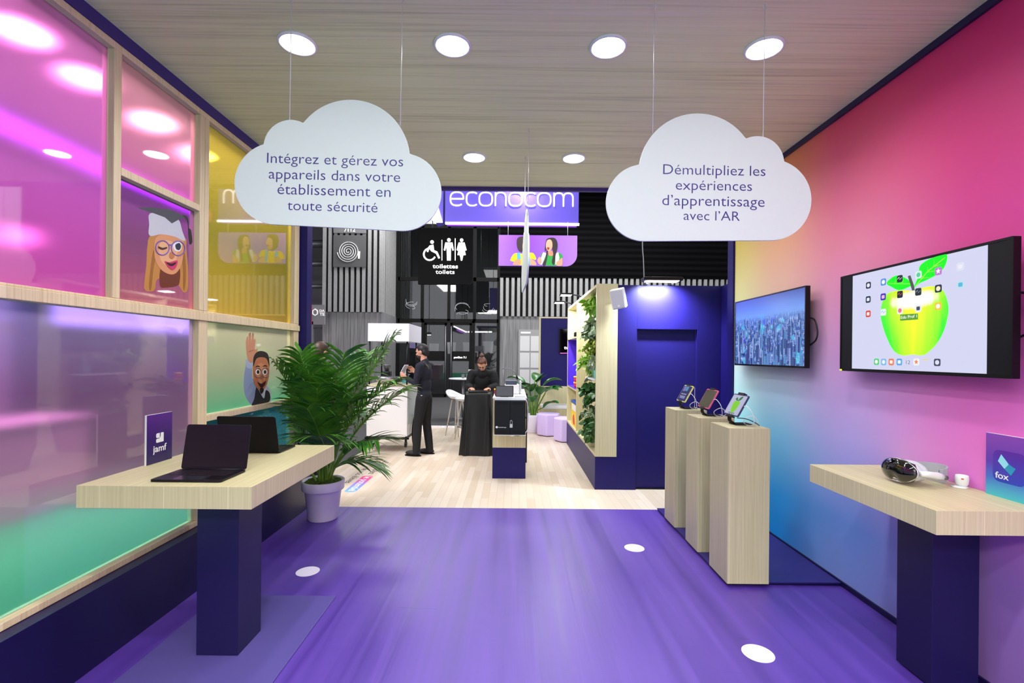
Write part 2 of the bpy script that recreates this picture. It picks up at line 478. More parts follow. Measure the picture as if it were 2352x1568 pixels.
# left: plinth, end post, pine frame
struct('wall_left', box1(-2.30, XLP, YB, 4.88, 0, 0.395), M_PURPD)
struct('trim_5', box1(-2.24, -2.105, 4.88, 5.0, 0, ZC), M_PURP)
G0, G1 = -2.245, XL          # depth of the timber
def bar(n, y0, y1, z0, z1, x1=G1): struct('trim_%d' % n, box1(G0, x1, y0, y1, z0, z1), M_PINE, 0.003)
bar(6, 2.600, 2.648, 1.89, 3.245)                # mullion, upper
bar(7, 3.315, 3.362, 1.89, 3.245); bar(8, 3.366, 3.412, 1.89, 3.245)
bar(9, 4.76, 4.86, 1.89, 3.245)
bar(10, YB, 4.86, 1.82, 1.875, XL + 0.012); bar(11, YB, 3.36, 1.876, 1.889); bar(12, 3.366, 4.86, 1.876, 1.889)
bar(13, YB, 4.86, 3.246, 3.284)                  # head rail
bar(14, 2.65, 3.313, 2.573, 2.617)               # rail over the graduate
bar(15, 3.315, 3.41, 0.432, 1.819); bar(16, 4.76, 4.86, 0.432, 1.819)
bar(17, 3.412, 4.758, 1.105, 1.15)
bar(18, YB, 4.86, 0.396, 0.431)                  # sill
PX = -2.214
W_ = lambda *c: srgb(*c)
panes = [
    ('window_1', YB, 2.598, 1.891, 3.244, pane_mat('film_pink', [(0, W_(232, 96, 190)), (0.4, W_(226, 110, 214)), (1, W_(240, 130, 205))], 'z', 1.9, 3.2, 0.38, 0.25)),
    ('window_2', 2.65, 3.313, 2.619, 3.244, pane_mat('film_salmon', [(0, W_(226, 120, 180)), (1, W_(236, 160, 170))], 'z', 2.6, 3.2, 0.38, 0.25)),
    ('window_3', 2.65, 3.313, 1.891, 2.571, pane_mat('film_rose', [(0, W_(216, 116, 140)), (0.5, W_(166, 104, 150)), (1, W_(180, 100, 190))], 'z', 1.9, 2.57, 0.2, 0.2)),
    ('window_4', 3.414, 4.758, 1.891, 3.244, pane_mat('film_yellow', [(0, W_(226, 190, 60)), (0.45, W_(168, 160, 60)), (1, W_(236, 206, 70))], 'z', 1.9, 3.2, 0.2, 0.3)),
    ('window_5', YB, 3.313, 0.433, 1.819, pane_mat('film_lilac', [(0, W_(150, 236, 214)), (0.22, W_(200, 222, 214)), (0.4, W_(228, 170, 208)), (0.7, W_(192, 134, 194)), (1, W_(206, 180, 244))], 'z', 0.43, 1.82, 0.28, 0.2)),
    ('window_6', 3.414, 4.758, 1.152, 1.819, pane_mat('film_lime', [(0, W_(120, 220, 160)), (0.4, W_(206, 214, 170)), (1, W_(252, 244, 190))], 'z', 1.15, 1.82, 0.25, 0.4)),
    ('window_7', 3.414, 4.758, 0.433, 1.103, pane_mat('film_teal', [(0, W_(70, 170, 170)), (1, W_(70, 150, 170))], 'z', 0.43, 1.1, 0.2, 0.3)),
]
for nm, y0, y1, z0, z1, m in panes: struct(nm, box1(PX - 0.004, PX, y0, y1, z0, z1), m)

# the hall outside
M_HWALL = mat('hall_wall_grey', (150, 150, 152), 0.8)
M_SLAT = mat('grey_slat', (150, 150, 150), 0.75, noise=0.06, nscale=12)
M_GREYWOOD = mat('grey_stained_boards', (128, 128, 128), 0.75, noise=0.12, nscale=6)
M_VOID = mat('hall_black', (10, 10, 11), 0.9)
struct('wall_hall_left', box1(-9.2, -9, -6, 19, 0, 8.2), mat('hall_wall_pale', (205, 190, 205), 0.8))
struct('ceiling_hall', box1(-14, 16, -8, 22, 8.4, 8.6), mat('hall_ceiling', (70, 70, 72), 0.9))

# ------------------------------------------------------------------ ceiling downlights (real lamps)
def downlight(loc, label):
    x, y = loc
    t = thing('ceiling_light', label, 'ceiling light', (x, y, ZC), 'round downlights in the plank ceiling')
    rim = MB(); rim.lathe([(0.088, 0.0), (0.105, 0.0), (0.105, -0.006), (0.098, -0.012), (0.088, -0.010)], (x, y, ZC), 40)
    obj('rim', MB().tube([(x + 0.098 * math.cos(a), y + 0.098 * math.sin(a), ZC - 0.006) for a in [2 * PI * i / 40 for i in range(40)]], 0.009, 8, closed=True), M_WHITE, t)
    obj('diffuser', MB().lathe([(0.0005, -0.008), (0.06, -0.0085), (0.088, -0.006), (0.09, -0.001)][::-1], (x, y, ZC), 40), M_LAMP, t)
    lamp_area('lamp_light', (x, y, ZC - 0.014), P_DOWN, 0.17, parent=t, spread=R(150))
    return t
d0 = None
DL = [(-1.24, 2.72, 'round downlight over the pink glazing, at the outer end of the front row of four'), (-0.36, 2.72, 'round downlight above and between the clouds, nearer the first cloud sign'),
      (0.525, 2.72, 'round downlight above and between the clouds, nearer the AR cloud sign'), (1.41, 2.72, 'round downlight next to the printed wall, end of the front row of four'),
      (-0.36, 4.26, 'small round downlight in the far row, above the toilets sign'), (0.525, 4.26, 'small round downlight in the far row, above the dark slatted wall'),
      (-1.24, 4.26, 'round downlight hidden in part behind the first cloud sign'), (1.41, 4.26, 'round downlight hidden in part behind the AR cloud sign')]
for x in (-1.24, -0.36, 0.525, 1.41):
    for y in (1.18, -0.36): DL.append((x, y, 'round downlight in the ceiling behind the viewer'))
for x, y, lb in DL:
    if d0 is None: d0 = downlight((x, y), lb)
    else: dup(d0, (x, y, ZC), lb)

# fill lights added out of view, housed as panels under the hall roof
def hall_fill(x, y, z, sx, sy, power, label, col=(1, 1, 1)):
    t = thing('hall_fill_light', label, 'fill light', (x, y, z))
    obj('housing', box1(x - sx / 2, x + sx / 2, y - sy / 2, y + sy / 2, z, z + 0.12), M_GREYM, t)
    for a in (-0.4, 0.4):
        for b in (-0.4, 0.4): obj('suspension_rod', MB().tube([(x + a * sx, y + b * sy, z + 0.1), (x + a * sx, y + b * sy, 8.39)], 0.012, 6), M_GREYM, t)
    lamp_area('fill_light', (x, y, z - 0.02), power, sx, sy, 'RECTANGLE', parent=t, col=col)
hall_fill(0.6, 7.3, 6.4, 4.6, 3.4, P_LOUNGE, 'added unseen fill light panel over the pale wooden lounge floor')
hall_fill(0.0, 14.85, 7.6, 11.0, 1.7, P_HALL, 'added unseen fill light panel over the grey hall carpet')
hall_fill(-4.6, 2.6, 6.4, 1.4, 6.0, P_SIDE, 'added unseen fill light panel over the green carpet aisle', (1.0, 0.95, 1.0))
hall_fill(0.0, -4.2, 5.2, 6.0, 3.0, P_BACK, 'added unseen fill light panel in the hall behind the viewer', (1.0, 1.0, 0.86))
struct('floor_hall_behind', box1(-2.45, 16, -9, YB, -0.04, -0.02), MATS['hall_carpet_green'])

# track spots and a violet light line in the aisle beyond the pink glazing
sp0 = None
for i, (y, z, x) in enumerate([(2.45, 3.70, -3.25), (3.1, 3.66, -3.2), (3.62, 3.66, -3.25), (4.3, 3.66, -3.25), (5.0, 3.66, -3.3)]):
    lb = 'bright aisle spotlight seen through the film, %s' % ['out of frame above the pink pane', 'top corner of the pink pane', 'middle of the pink pane', 'through the salmon pane beside the mullion', 'through the yellow pane'][i]
    if sp0 is None:
        sp0 = thing('aisle_spotlight', lb, 'spotlight', (x, y, z), 'spotlights over the aisle')
        obj('housing', MB().lathe([(0.10, 0.16), (0.13, 0.15), (0.17, 0.0), (0.15, 0.0)], (x, y, z), 24), M_BLACKM, sp0)
        obj('stem', MB().tube([(x, y, z + 0.14), (x, y, 8.39)], 0.02, 8), M_BLACKM, sp0)
        obj('lens', MB().lathe([(0.001, -0.035), (0.09, -0.028), (0.15, 0.0)][::-1], (x, y, z), 24), mat('aisle_spot_glow', (255, 244, 250), 0.5, emit=22.0), sp0)
    else: dup(sp0, (x, y, z), lb)
t = thing('violet_light_box', 'violet glowing light line over the aisle behind the pink glazing', 'light box', (-3.6, 3.6, 3.1))
obj('housing', box1(-3.9, -3.6, 1.2, 5.6, 3.1, 3.36), M_PURP, t)
for q in (1.6, 5.2): obj('suspension_rod', MB().tube([(-3.75, q, 3.34), (-3.75, q, 8.39)], 0.012, 6), M_GREYM, t)
obj('glowing_edge', box1(-3.6, -3.56, 1.2, 5.6, 3.12, 3.24), M_LEDV, t)
for (y, z, x, lb) in [(4.9, 3.3, -6.6, 'small bright spotlight low in the pink pane, above the other'), (5.2, 2.85, -5.4, 'small bright spotlight low in the pink pane, below the other')]:
    dup(sp0, (x, y, z), lb)

# neighbouring stand across the green aisle, seen blurred through the lilac pane
struct('wall_neighbour', box1(-6.3, -6.1, 6.0, 11.0, -0.02, 2.3), mat('neighbour_plum', (46, 34, 62), 0.7))
t = thing('neighbour_light_sign', 'glowing lavender light box on the neighbouring stand, blurred at the top of the lilac pane', 'light box', (-6.05, 7.6, 1.95))
obj('housing', box1(-6.1, -6.0, 6.2, 9.2, 1.93, 2.28), M_BLACKM, t); obj('glowing_face', box1(-6.0, -5.995, 6.25, 9.15, 1.95, 2.26), mat('lavender_glow', (196, 180, 255), 0.5, emit=1.3), t)
t = thing('neighbour_counter', 'pale pink counter across the green aisle, blurred behind the lilac pane', 'counter', (-5.0, 4.4, -0.02))
obj('body', box1(-5.3, -4.7, 3.6, 5.3, -0.02, 0.86), mat('counter_blush', (226, 190, 210), 0.6), t); obj('worktop', box1(-5.35, -4.65, 3.55, 5.35, 0.86, 0.90), mat('counter_blush'), t)
t = thing('neighbour_shelf_plant', 'dark bushy plant in a dark box before the neighbouring stand, behind the lilac pane', 'potted plant', (-5.6, 7.6, -0.02))
obj('planter', box1(-5.9, -5.3, 6.8, 8.6, -0.02, 0.5), M_BLACKM, t)
fo = MB(); rq = random.Random(5)
for i in range(420):
    c = Vector((rq.uniform(-5.95, -5.25), rq.uniform(6.7, 8.7), rq.uniform(0.5, 1.72))); d = Vector((rq.uniform(-1, 1), rq.uniform(-1, 1), rq.uniform(-1, 1))).normalized(); w = d.orthogonal().normalized()
    fo.add([c - d * 0.12, c + w * 0.04, c + d * 0.12, c - w * 0.04], [(0, 1, 2, 3)])
f = obj('foliage', fo, mat('dark_foliage', (44, 62, 46), 0.6), t); f['kind'] = 'stuff'

# ================================================================== ROOM: tables, laptops, signs
def slab_table(x0, x1, y0, y1, ztop, th, leg, base, label, hide=None):
    t = thing('counter_table', label, 'table', ((x0 + x1) / 2, (y0 + y1) / 2, 0))
    obj('tabletop', box1(x0, x1, y0, y1, ztop - th, ztop), M_OAK, t, 0.0015)
    obj('leg', box1(leg[0], leg[1], leg[2], leg[3], 0.01, ztop - th), M_PURPD, t, 0.001)
    if base: obj('base_plate', box1(base[0], base[1], base[2], base[3], 0.0005, 0.011), M_BASE, t, 0.002)
    return t
TZ = 0.951
slab_table(XLP, -1.255, 2.31, 3.385, TZ, 0.109, (-1.645, -1.427, 2.51, 2.74), (-1.905, -1.145, 2.08, 3.14), 'pale oak counter with purple leg below the lilac glazing, carrying two laptops')
slab_table(1.82, XR - 0.001, 2.05, 2.925, TZ, 0.105, (2.04, 2.267, 2.317, 2.53), None, 'pale oak counter with purple leg against the printed wall, carrying the headset')

def laptop(name, label, x0, x1, yh, depth, face, lean, h=0.232):
    """face=-1: opens toward the viewer, +1: away"""
    xm = (x0 + x1) / 2
    t = thing(name, label, 'laptop', (xm, yh, TZ))
    y1 = yh + face * depth
    f = Fr((xm, 0, 0), (1, 0, 0), (0, 1, 0))
    pts = rrect(x0 - xm, x1 - xm, min(yh, y1), max(yh, y1), 0.012)
    obj('base', MB().prism(f, pts, TZ + 0.002, TZ + 0.013), M_LAPTOP, t, 0.0015)
    kb = MB()
    kw = (x1 - x0 - 0.06) / 14
    for r in range(6):
        yy = yh + face * (0.028 + r * 0.0175)
        if r == 5: cells = [(0, 1), (1, 1), (2, 1), (3, 1.2), (4.2, 4.8), (9, 1.2), (10.2, 1), (11.2, 1), (12.2, 1.8)]
        else: cells = [(c, 1) for c in range(14)]
        for c, w in cells:
            a = x0 + 0.03 + c * kw
            kb.box(a + 0.001, a + w * kw - 0.001, min(yy, yy + face * 0.0155), max(yy, yy + face * 0.0155), TZ + 0.0128, TZ + 0.0142)
    k = obj('keyboard', kb, M_KEY, t)
    a, b = yh + face * 0.142, yh + face * (depth - 0.008)
    obj('trackpad', box1(xm - 0.075, xm + 0.075, min(a, b), max(a, b), TZ + 0.0128, TZ + 0.0133), mat('trackpad_glass', (38, 38, 46), 0.2), t)
    V = Vector((0, -face * math.sin(lean), math.cos(lean)))
    U = Vector((1, 0, 0)) if face < 0 else Vector((-1, 0, 0))
    fr = Fr((xm, yh, TZ + 0.013), U, V)
    w = (x1 - x0) / 2
    lid = obj('lid', MB().prism(fr, rrect(-w, w, 0.0, h, 0.012), -0.006, 0.0), M_LAPTOP, t, 0.001)
    obj('screen', MB().prism(fr, rrect(-w + 0.005, w - 0.005, 0.012, h - 0.005, 0.008), -0.0002, 0.0006), M_SCREEN, lid)
    obj('hinge', MB().tube([(x0 + 0.03, yh, TZ + 0.012), (x1 - 0.03, yh, TZ + 0.012)], 0.005, 10), M_LAPTOP, t)
    return t
laptop('laptop', 'open dark laptop with its black screen toward the viewer, front of the oak counter', -1.80, -1.445, 2.605, 0.225, -1, R(12), 0.24)
laptop('laptop', 'open dark laptop seen from behind, beyond the other laptop on the counter', -1.866, -1.497, 3.085, 0.232, 1, R(14), 0.24)

# sign standing on the left counter
t = thing('desk_sign', 'dark violet desk sign with white logo standing on the counter by the glazing', 'sign', (-2.075, 2.815, TZ))
fr = Fr((-2.07, 2.815, TZ), (0, 1, 0), (0, 0, 1))
def grad_mat(name, stops, lo, hi, axis=2, rough=0.35, emit=0.0):
    k = NT(name); p = k.pos(); v = k.math('DIVIDE', k.math('SUBTRACT', p[axis], lo), hi - lo, clamp=True)
    c = k.ramp(v, [(a, srgb(*q)) for a, q in stops]); k.l(c, k.b.inputs['Base Color']); k.b.inputs['Roughness'].default_value = rough
    if emit: k.l(c, k.b.inputs['Emission Color']); k.b.inputs['Emission Strength'].default_value = emit
    return k.m
obj('board', MB().prism(fr, [(-0.102, 0.0), (0.102, 0.0), (0.102, 0.286), (-0.102, 0.286)], -0.012, -0.001), M_WHITE, t, 0.0006)
obj('printed_face', MB().prism(fr, [(-0.101, 0.001), (0.101, 0.001), (0.101, 0.285), (-0.101, 0.285)], -0.001, 0.0), grad_mat('sign_violet_print', [(0, (36, 24, 82)), (0.5, (52, 28, 104)), (1, (84, 34, 132))], TZ, TZ + 0.28), t)
lg = MB()
lg.prism(fr, rrect(-0.030, -0.002, 0.145, 0.172, 0.008, corners=(1, 0, 0, 1)), 0.0002, 0.001)
lg.prism(fr, smooth_poly([(-0.026, 0.118), (0.0, 0.118), (0.026, 0.118), (0.029, 0.122), (0.029, 0.14), (0.029, 0.168), (0.026, 0.172), (0.008, 0.172), (0.006, 0.165), (0.004, 0.15), (-0.006, 0.141), (-0.026, 0.139), (-0.03, 0.13)], 3), 0.0002, 0.001)
obj('emblem', lg, M_WHITE, t)
obj('lettering', text_mb(fr, 'jamf', 0, 0.065, width=0.108, n0=0.0002, depth=0.0008, off=0.012), M_WHITE, t)

# sign standing on the right counter, against the printed wall
t = thing('desk_sign', 'violet to turquoise desk sign with a crystal emblem, on the counter against the printed wall', 'sign', (2.305, 2.215, TZ))
fr = Fr((2.30, 2.215, TZ), (0, -1, 0), (0, 0, 1))
obj('board', MB().prism(fr, [(-0.11, 0), (0.11, 0), (0.11, 0.297), (-0.11, 0.297)], -0.012, -0.001), M_WHITE, t)
obj('printed_face', MB().prism(fr, [(-0.109, 0.001), (0.109, 0.001), (0.109, 0.296), (-0.109, 0.296)], -0.001, 0.0), grad_mat('sign_crystal_print', [(0, (70, 190, 205)), (0.3, (70, 110, 205)), (0.55, (96, 60, 176)), (1, (140, 72, 176))], TZ, TZ + 0.3), t)
obj('app_tile', MB().prism(fr, rrect(-0.074, 0.074, 0.075, 0.223, 0.03), 0.0001, 0.0008), grad_mat('tile_violet', [(0, (36, 66, 190)), (1, (92, 40, 160))], TZ + 0.07, TZ + 0.22), t)
cr = MB()
q = [(-0.035, 0.205), (-0.05, 0.17), (-0.02, 0.14), (0.01, 0.115), (0.03, 0.15), (0.0, 0.165)]
cr.prism(fr, [q[0], q[1], q[2], q[5]], 0.0009, 0.0016, 0); cr.prism(fr, [q[2], q[3], q[4], q[5]], 0.0009, 0.0016, 1); cr.prism(fr, [q[0], q[5], (-0.012, 0.18)], 0.0009, 0.0018, 2)
obj('emblem', cr, [mat('crystal_pale', (150, 225, 240), 0.3), mat('crystal_teal', (40, 150, 190), 0.3), mat('crystal_blue', (60, 110, 220), 0.3)], t)
obj('lettering', text_mb(fr, 'fox', -0.062, 0.09, width=0.062, align='L', n0=0.001, depth=0.0008, off=0.01), M_WHITE, t)

# ------------------------------------------------------------------ hanging clouds
def cloud_outline(mirror):
    k = 1.02 / 476
    cs = [(632, 425, 94), (665, 340, 62), (803, 364, 136), (925, 437, 89)]
    ox, oy = 776, 430; out = []; n = 240
    for i in range(n):
        a = 2 * PI * i / n; dx, dy = math.cos(a), -math.sin(a); r = 0
        for cx, cy, cr in cs:
            ex, ey = ox - cx, oy - cy
            b = ex * dx + ey * dy; c = ex * ex + ey * ey - cr * cr; D = b * b - c
            if D >= 0:
                tt = -b + math.sqrt(D)
                if tt > 0: r = max(r, tt)
        if dy > 0:
            q = (519 + (ox - 632) * 7 / 293 - oy) / (dy - dx * 7 / 293)
            if 632 <= ox + dx * q <= 925: r = max(r, q)
        u, v = dx * r * k, -dy * r * k
        out.append((-u if mirror else u, v))
    return out
def cloud(label, fr, mirror, lines, hooks, px=0.0, fontw=None):
    t = thing('hanging_cloud_sign', label, 'cloud sign', fr.O, 'white cloud signs hung from the ceiling')
    obj('board', MB().prism(fr, cloud_outline(mirror), -0.012, 0.0), M_CLOUD, t)
    for u, v in hooks:
        p = fr.p(u, v, -0.006)
        obj('string', MB().tube([p, (p.x + 0.004, p.y, ZC)], 0.0022, 6), M_STRING, t)
        obj('hook', MB().tube([(p.x + 0.004 + 0.008 * math.cos(a), p.y, ZC - 0.014 + 0.012 * math.sin(a)) for a in [PI * i / 5 for i in range(11)]], 0.002, 6), M_STRING, t)
    if lines:
        mb = MB()
        for body, u, v, w in lines: obj('lettering', text_mb(fr, body, u, v, width=w, n0=0.0001, depth=0.0004, off=-0.006), M_INK, t)
    return t
def cam_frame(sx, sy, Y, slope):
    return Fr(atY(sx, sy, Y), (math.cos(slope), 0, -math.sin(slope)), (math.sin(slope), 0, math.cos(slope)))
f1 = cam_frame(776, 430, 2.36, R(1.0))
def L(fr, sx0, sx1, sy, body):
    a, b = fr.on(sx0, sy), fr.on(sx1, sy)
    return (body, (a[0] + b[0]) / 2, (a[1] + b[1]) / 2, abs(b[0] - a[0]))
cloud('white cloud sign reading about managing devices securely, hung before the yellow pane', f1, False,
      [L(f1, 613, 926, 378, 'Int\u00e9grez et g\u00e9rez vos'), L(f1, 617, 919, 414, 'appareils dans votre'), L(f1, 637, 897, 449, '\u00e9tablissement en'), L(f1, 660, 867, 485, 'toute s\u00e9curit\u00e9')],
      [f1.on(664, 278), f1.on(919, 288)])
f2 = cam_frame(1628, 461, 2.38, R(0.5))
cloud('white cloud sign about learning experiences with AR, hung before the printed wall', f2, True,
      [L(f2, 1523, 1758, 402, 'D\u00e9multipliez les'), L(f2, 1552, 1727, 437, 'exp\u00e9riences'), L(f2, 1521, 1756, 473, 'd\u2019apprentissage'), L(f2, 1570, 1699, 506, 'avec l\u2019AR')],
      [f2.on(1500, 306), f2.on(1754, 316)])
p = Vector((0.088, 4.0, 2.355))
f3 = Fr(p, (0.0, 1, 0), (0.012, 0, 1)); f3 = Fr(p, (-0.004, 1, 0.0), (0.015, 0, 1))
f3 = Fr(p, (0.028, -1, 0), (0.012, 0, 1))
cloud('white cloud sign seen edge-on as a thin sliver, farther back', f3, False,
      [('Simplifiez le quotidien', 0.0, 0.05, 0.62)][:0], [(-0.24, 0.3), (0.28, 0.28)])

# ------------------------------------------------------------------ wall screens on the printed wall
def wall_tv(label, y0, y1, z0, z1, xf):
    t = thing('wall_television', label, 'television', (xf + 0.02, (y0 + y1) / 2, z0))
    fr = Fr((xf, (y0 + y1) / 2, z0), (0, -1, 0), (0, 0, 1)); w, h = (y1 - y0) / 2, z1 - z0
    b = MB(); o = rrect(-w, w, 0, h, 0.004); i = rrect(-w + 0.012, w - 0.012, 0.016, h - 0.012, 0.002)
    b.prism(fr, o, -0.035, -0.004)
    n = len(o)
    vs = [fr.p(u, v, -0.004) for u, v in o] + [fr.p(u, v, 0) for u, v in o] + [fr.p(u, v, 0) for u, v in i] + [fr.p(u, v, -0.004) for u, v in i]
    fs = []
    for a in range(3):
        for k in range(n): fs.append((a * n + k, a * n + (k + 1) % n, (a + 1) * n + (k + 1) % n, (a + 1) * n + k))
    b.add(vs, fs)
    obj('housing', b, M_BLACK, t)
    br = MB().box(xf + 0.035, XR + 0.001, (y0 + y1) / 2 - 0.2, (y0 + y1) / 2 + 0.2, z0 + h * 0.3, z0 + h * 0.7)
    obj('wall_bracket', br, M_BLACKM, t)
    yb = y0 - 0.0
    c = curve3([(xf + 0.07, yb + 0.06, z0 + h * 0.62), (xf + 0.06, yb - 0.015, z0 + h * 0.58), (xf + 0.06, yb - 0.05, z0 + h * 0.44), (xf + 0.06, yb - 0.03, z0 + h * 0.34), (xf + 0.07, yb + 0.06, z0 + h * 0.28)])
    obj('cable', MB().tube(c, 0.006, 8), M_CABLEB, t)
    return t, fr, w, h
E = 0.56
def em(name, c, e=E):
    if name in MATS: return MATS[name]
    m = mat(name, c, 0.4, emit=e, spec=0.1); m.node_tree.nodes['Principled BSDF'].inputs['Base Color'].default_value = (0.01, 0.01, 0.01, 1); return m
TVX = 2.222
tv, fr, w, h = wall_tv('small-looking wall television showing a blue city from the air, nearer the lounge', 3.64, 4.80, 1.52, 2.15, TVX)
def city_mat():
    k = NT('city_picture'); x, y, z = k.pos()
    u = k.math('SUBTRACT', 4.8, y); v = k.math('SUBTRACT', z, 1.52)                 # metres from the lower corner
    persp = k.math('DIVIDE', 1.0, k.math('MAXIMUM', k.math('SUBTRACT', 0.50, v), 0.03))
    vec = k.comb(k.math('MULTIPLY', k.math('MULTIPLY', k.math('SUBTRACT', u, 0.6), persp), 3.4), k.math('MULTIPLY', persp, 5.5), 0.0)
    vo = k.n('TexVoronoi', distance='MANHATTAN'); vo.inputs['Scale'].default_value = 2.2; k.l(vec, vo.inputs['Vector'])
    cs = k.n('SeparateColor'); k.l(vo.outputs['Color'], cs.inputs[0])
    fine = k.noise(k.comb(k.math('MULTIPLY', u, 60), k.math('MULTIPLY', v, 24), 0.0), 1.0, 5)
    c = k.ramp(cs.outputs[0], [(0.0, srgb(14, 30, 78)), (0.35, srgb(28, 62, 128)), (0.6, srgb(56, 110, 186)), (0.8, srgb(70, 96, 200)), (0.93, srgb(150, 190, 226)), (1.0, srgb(190, 190, 200))])
    c = k.mix(0.55, c, k.ramp(fine, [(0.35, srgb(10, 24, 70)), (0.5, srgb(50, 92, 168)), (0.68, srgb(190, 214, 240))]))
    spot = k.noise(k.comb(u, v, 5.0), 7.0, 2)
    c = k.mix(k.math('MULTIPLY', k.math('GREATER_THAN', spot, 0.62), 0.5), c, srgb(50, 190, 215))
    spot2 = k.noise(k.comb(u, v, 9.0), 6.0, 2)
    c = k.mix(k.math('MULTIPLY', k.math('GREATER_THAN', spot2, 0.66), 0.45), c, srgb(70, 50, 225))
    sky = k.ramp(k.math('DIVIDE', v, 0.63), [(0.5, srgb(70, 110, 190)), (0.72, srgb(104, 146, 214)), (0.8, srgb(92, 128, 206)), (1.0, srgb(60, 76, 150))])
    m = k.n('MapRange'); m.interpolation_type = 'SMOOTHSTEP'; m.inputs[1].default_value = 0.36; m.inputs[2].default_value = 0.49; k.l(v, m.inputs[0])
    c = k.mix(m.outputs[0], c, sky)
    k.l(c, k.b.inputs['Emission Color']); k.b.inputs['Emission Strength'].default_value = 0.75
    k.b.inputs['Base Color'].default_value = (0.01, 0.01, 0.012, 1); k.b.inputs['Roughness'].default_value = 0.25
    return k.m
sc = obj('screen', MB().prism(fr, [(-w + 0.012, 0.016), (w - 0.012, 0.016), (w - 0.012, h - 0.012), (-w + 0.012, h - 0.012)], -0.0035, -0.0025), city_mat(), tv)
# towers standing out of the city picture (flat printed shapes of light)
def px(fr, pts): return [fr.on(a, b) for a, b in pts]
tw = MB(); rt = random.Random(21)
for q in range(150):
    d_ = (q / 149) ** 0.8; vb = 0.40 * (1 - d_) - 0.06 * d_; u_ = rt.uniform(-w + 0.03, w - 0.05); sc2 = 0.012 + 0.04 * d_
    hh = sc2 * rt.uniform(0.8, 4.0); ww = sc2 * rt.uniform(0.5, 1.1); sk = rt.uniform(-0.1, 0.1) * sc2
    v0, v1 = max(0.018, vb + 0.02), min(h - 0.1, vb + 0.02 + hh); u1_ = min(u_ + ww, w - 0.014)
    if v1 - v0 < 0.01 or u1_ - u_ < 0.004: continue
    m_ = rt.choice([0, 1, 2, 2, 3, 4]); um = u_ + (u1_ - u_) * 0.6
    n_0 = -0.0024 + q * 2e-6
    tw.prism(fr, [(u_, v0), (um, v0 - 0.003), (um, v1 - 0.003), (u_, v1)], n_0, n_0 + 1.5e-6, m_); tw.prism(fr, [(um, v0 - 0.003), (u1_, v0), (u1_, v1), (um, v1 - 0.003)], n_0, n_0 + 1.5e-6, (m_ + 2) % 5)
def facade(name, a, b):
    k = NT(name); x, y, z = k.pos(); g = k.math('GREATER_THAN', k.math('FRACT', k.math('MULTIPLY', z, 150)), 0.5); n_ = k.noise(k.comb(k.math('MULTIPLY', y, 90), k.math('MULTIPLY', z, 110), 0.0), 1.0, 2)
    c = k.mix(k.math('MULTIPLY', g, k.math('MULTIPLY', n_, 0.9)), srgb(*a), srgb(*b)); k.l(c, k.b.inputs['Emission Color']); k.b.inputs['Emission Strength'].default_value = 0.72; k.b.inputs['Base Color'].default_value = (0.01, 0.01, 0.01, 1); return k.m
obj('screen_towers', tw, [facade('tower_pale', (96, 124, 186), (190, 206, 236)), facade('tower_teal', (40, 100, 160), (120, 190, 220)), facade('tower_dark', (22, 40, 92), (90, 130, 190)), facade('tower_mid', (44, 72, 150), (150, 176, 226)), facade('tower_night', (16, 28, 70), (70, 90, 200))], sc)

tv, fr, w, h = wall_tv('large-looking wall television showing a green apple wallpaper, over the headset counter', 2.13, 3.255, 1.515, 2.152, TVX)
sc = obj('screen', MB().prism(fr, [(-w + 0.012, 0.016), (w - 0.012, 0.016), (w - 0.012, h - 0.012), (-w + 0.012, h - 0.012)], -0.0035, -0.0025), mat('tv_black_bars', (20, 21, 23), 0.35, spec=0.3), tv)
wl = [fr.on(1958, 640), fr.on(2268, 560), fr.on(2268, 857), fr.on(1958, 847)]
u0, u1 = wl[0][0], wl[1][0]
wp = obj('wallpaper', MB().prism(fr, [(u0, 0.018), (u1, 0.018), (u1, h - 0.014), (u0, h - 0.014)], -0.0024, -0.002), em('wallpaper_pale', (216, 218, 246)), tv)
def onpic(name, parts, mats, lift=0.0):
    mb = MB()
    for pts, mi in parts: mb.prism(fr, px(fr, pts), -0.0019 + 0.0003 * mi + lift, -0.0017 + 0.0003 * mi + lift, mi)
    return obj(name, mb, mats, sc)
apple = smooth_poly([(2022, 720), (2027, 690), (2040, 673), (2062, 667), (2085, 667), (2100, 668), (2125, 659), (2150, 658), (2166, 668), (2176, 695), (2177, 720), (2168, 757), (2150, 790), (2128, 811), (2115, 816), (2095, 814), (2072, 816), (2052, 805), (2036, 775), (2026, 745)], 4)
shine = smooth_poly([(2048, 684), (2064, 676), (2092, 680), (2110, 672), (2132, 665), (2144, 678), (2138, 692), (2112, 702), (2080, 704), (2056, 697)], 4)
low = smooth_poly([(2096, 812), (2130, 790), (2158, 755), (2174, 715), (2168, 757), (2150, 790), (2128, 811), (2112, 816)], 3)
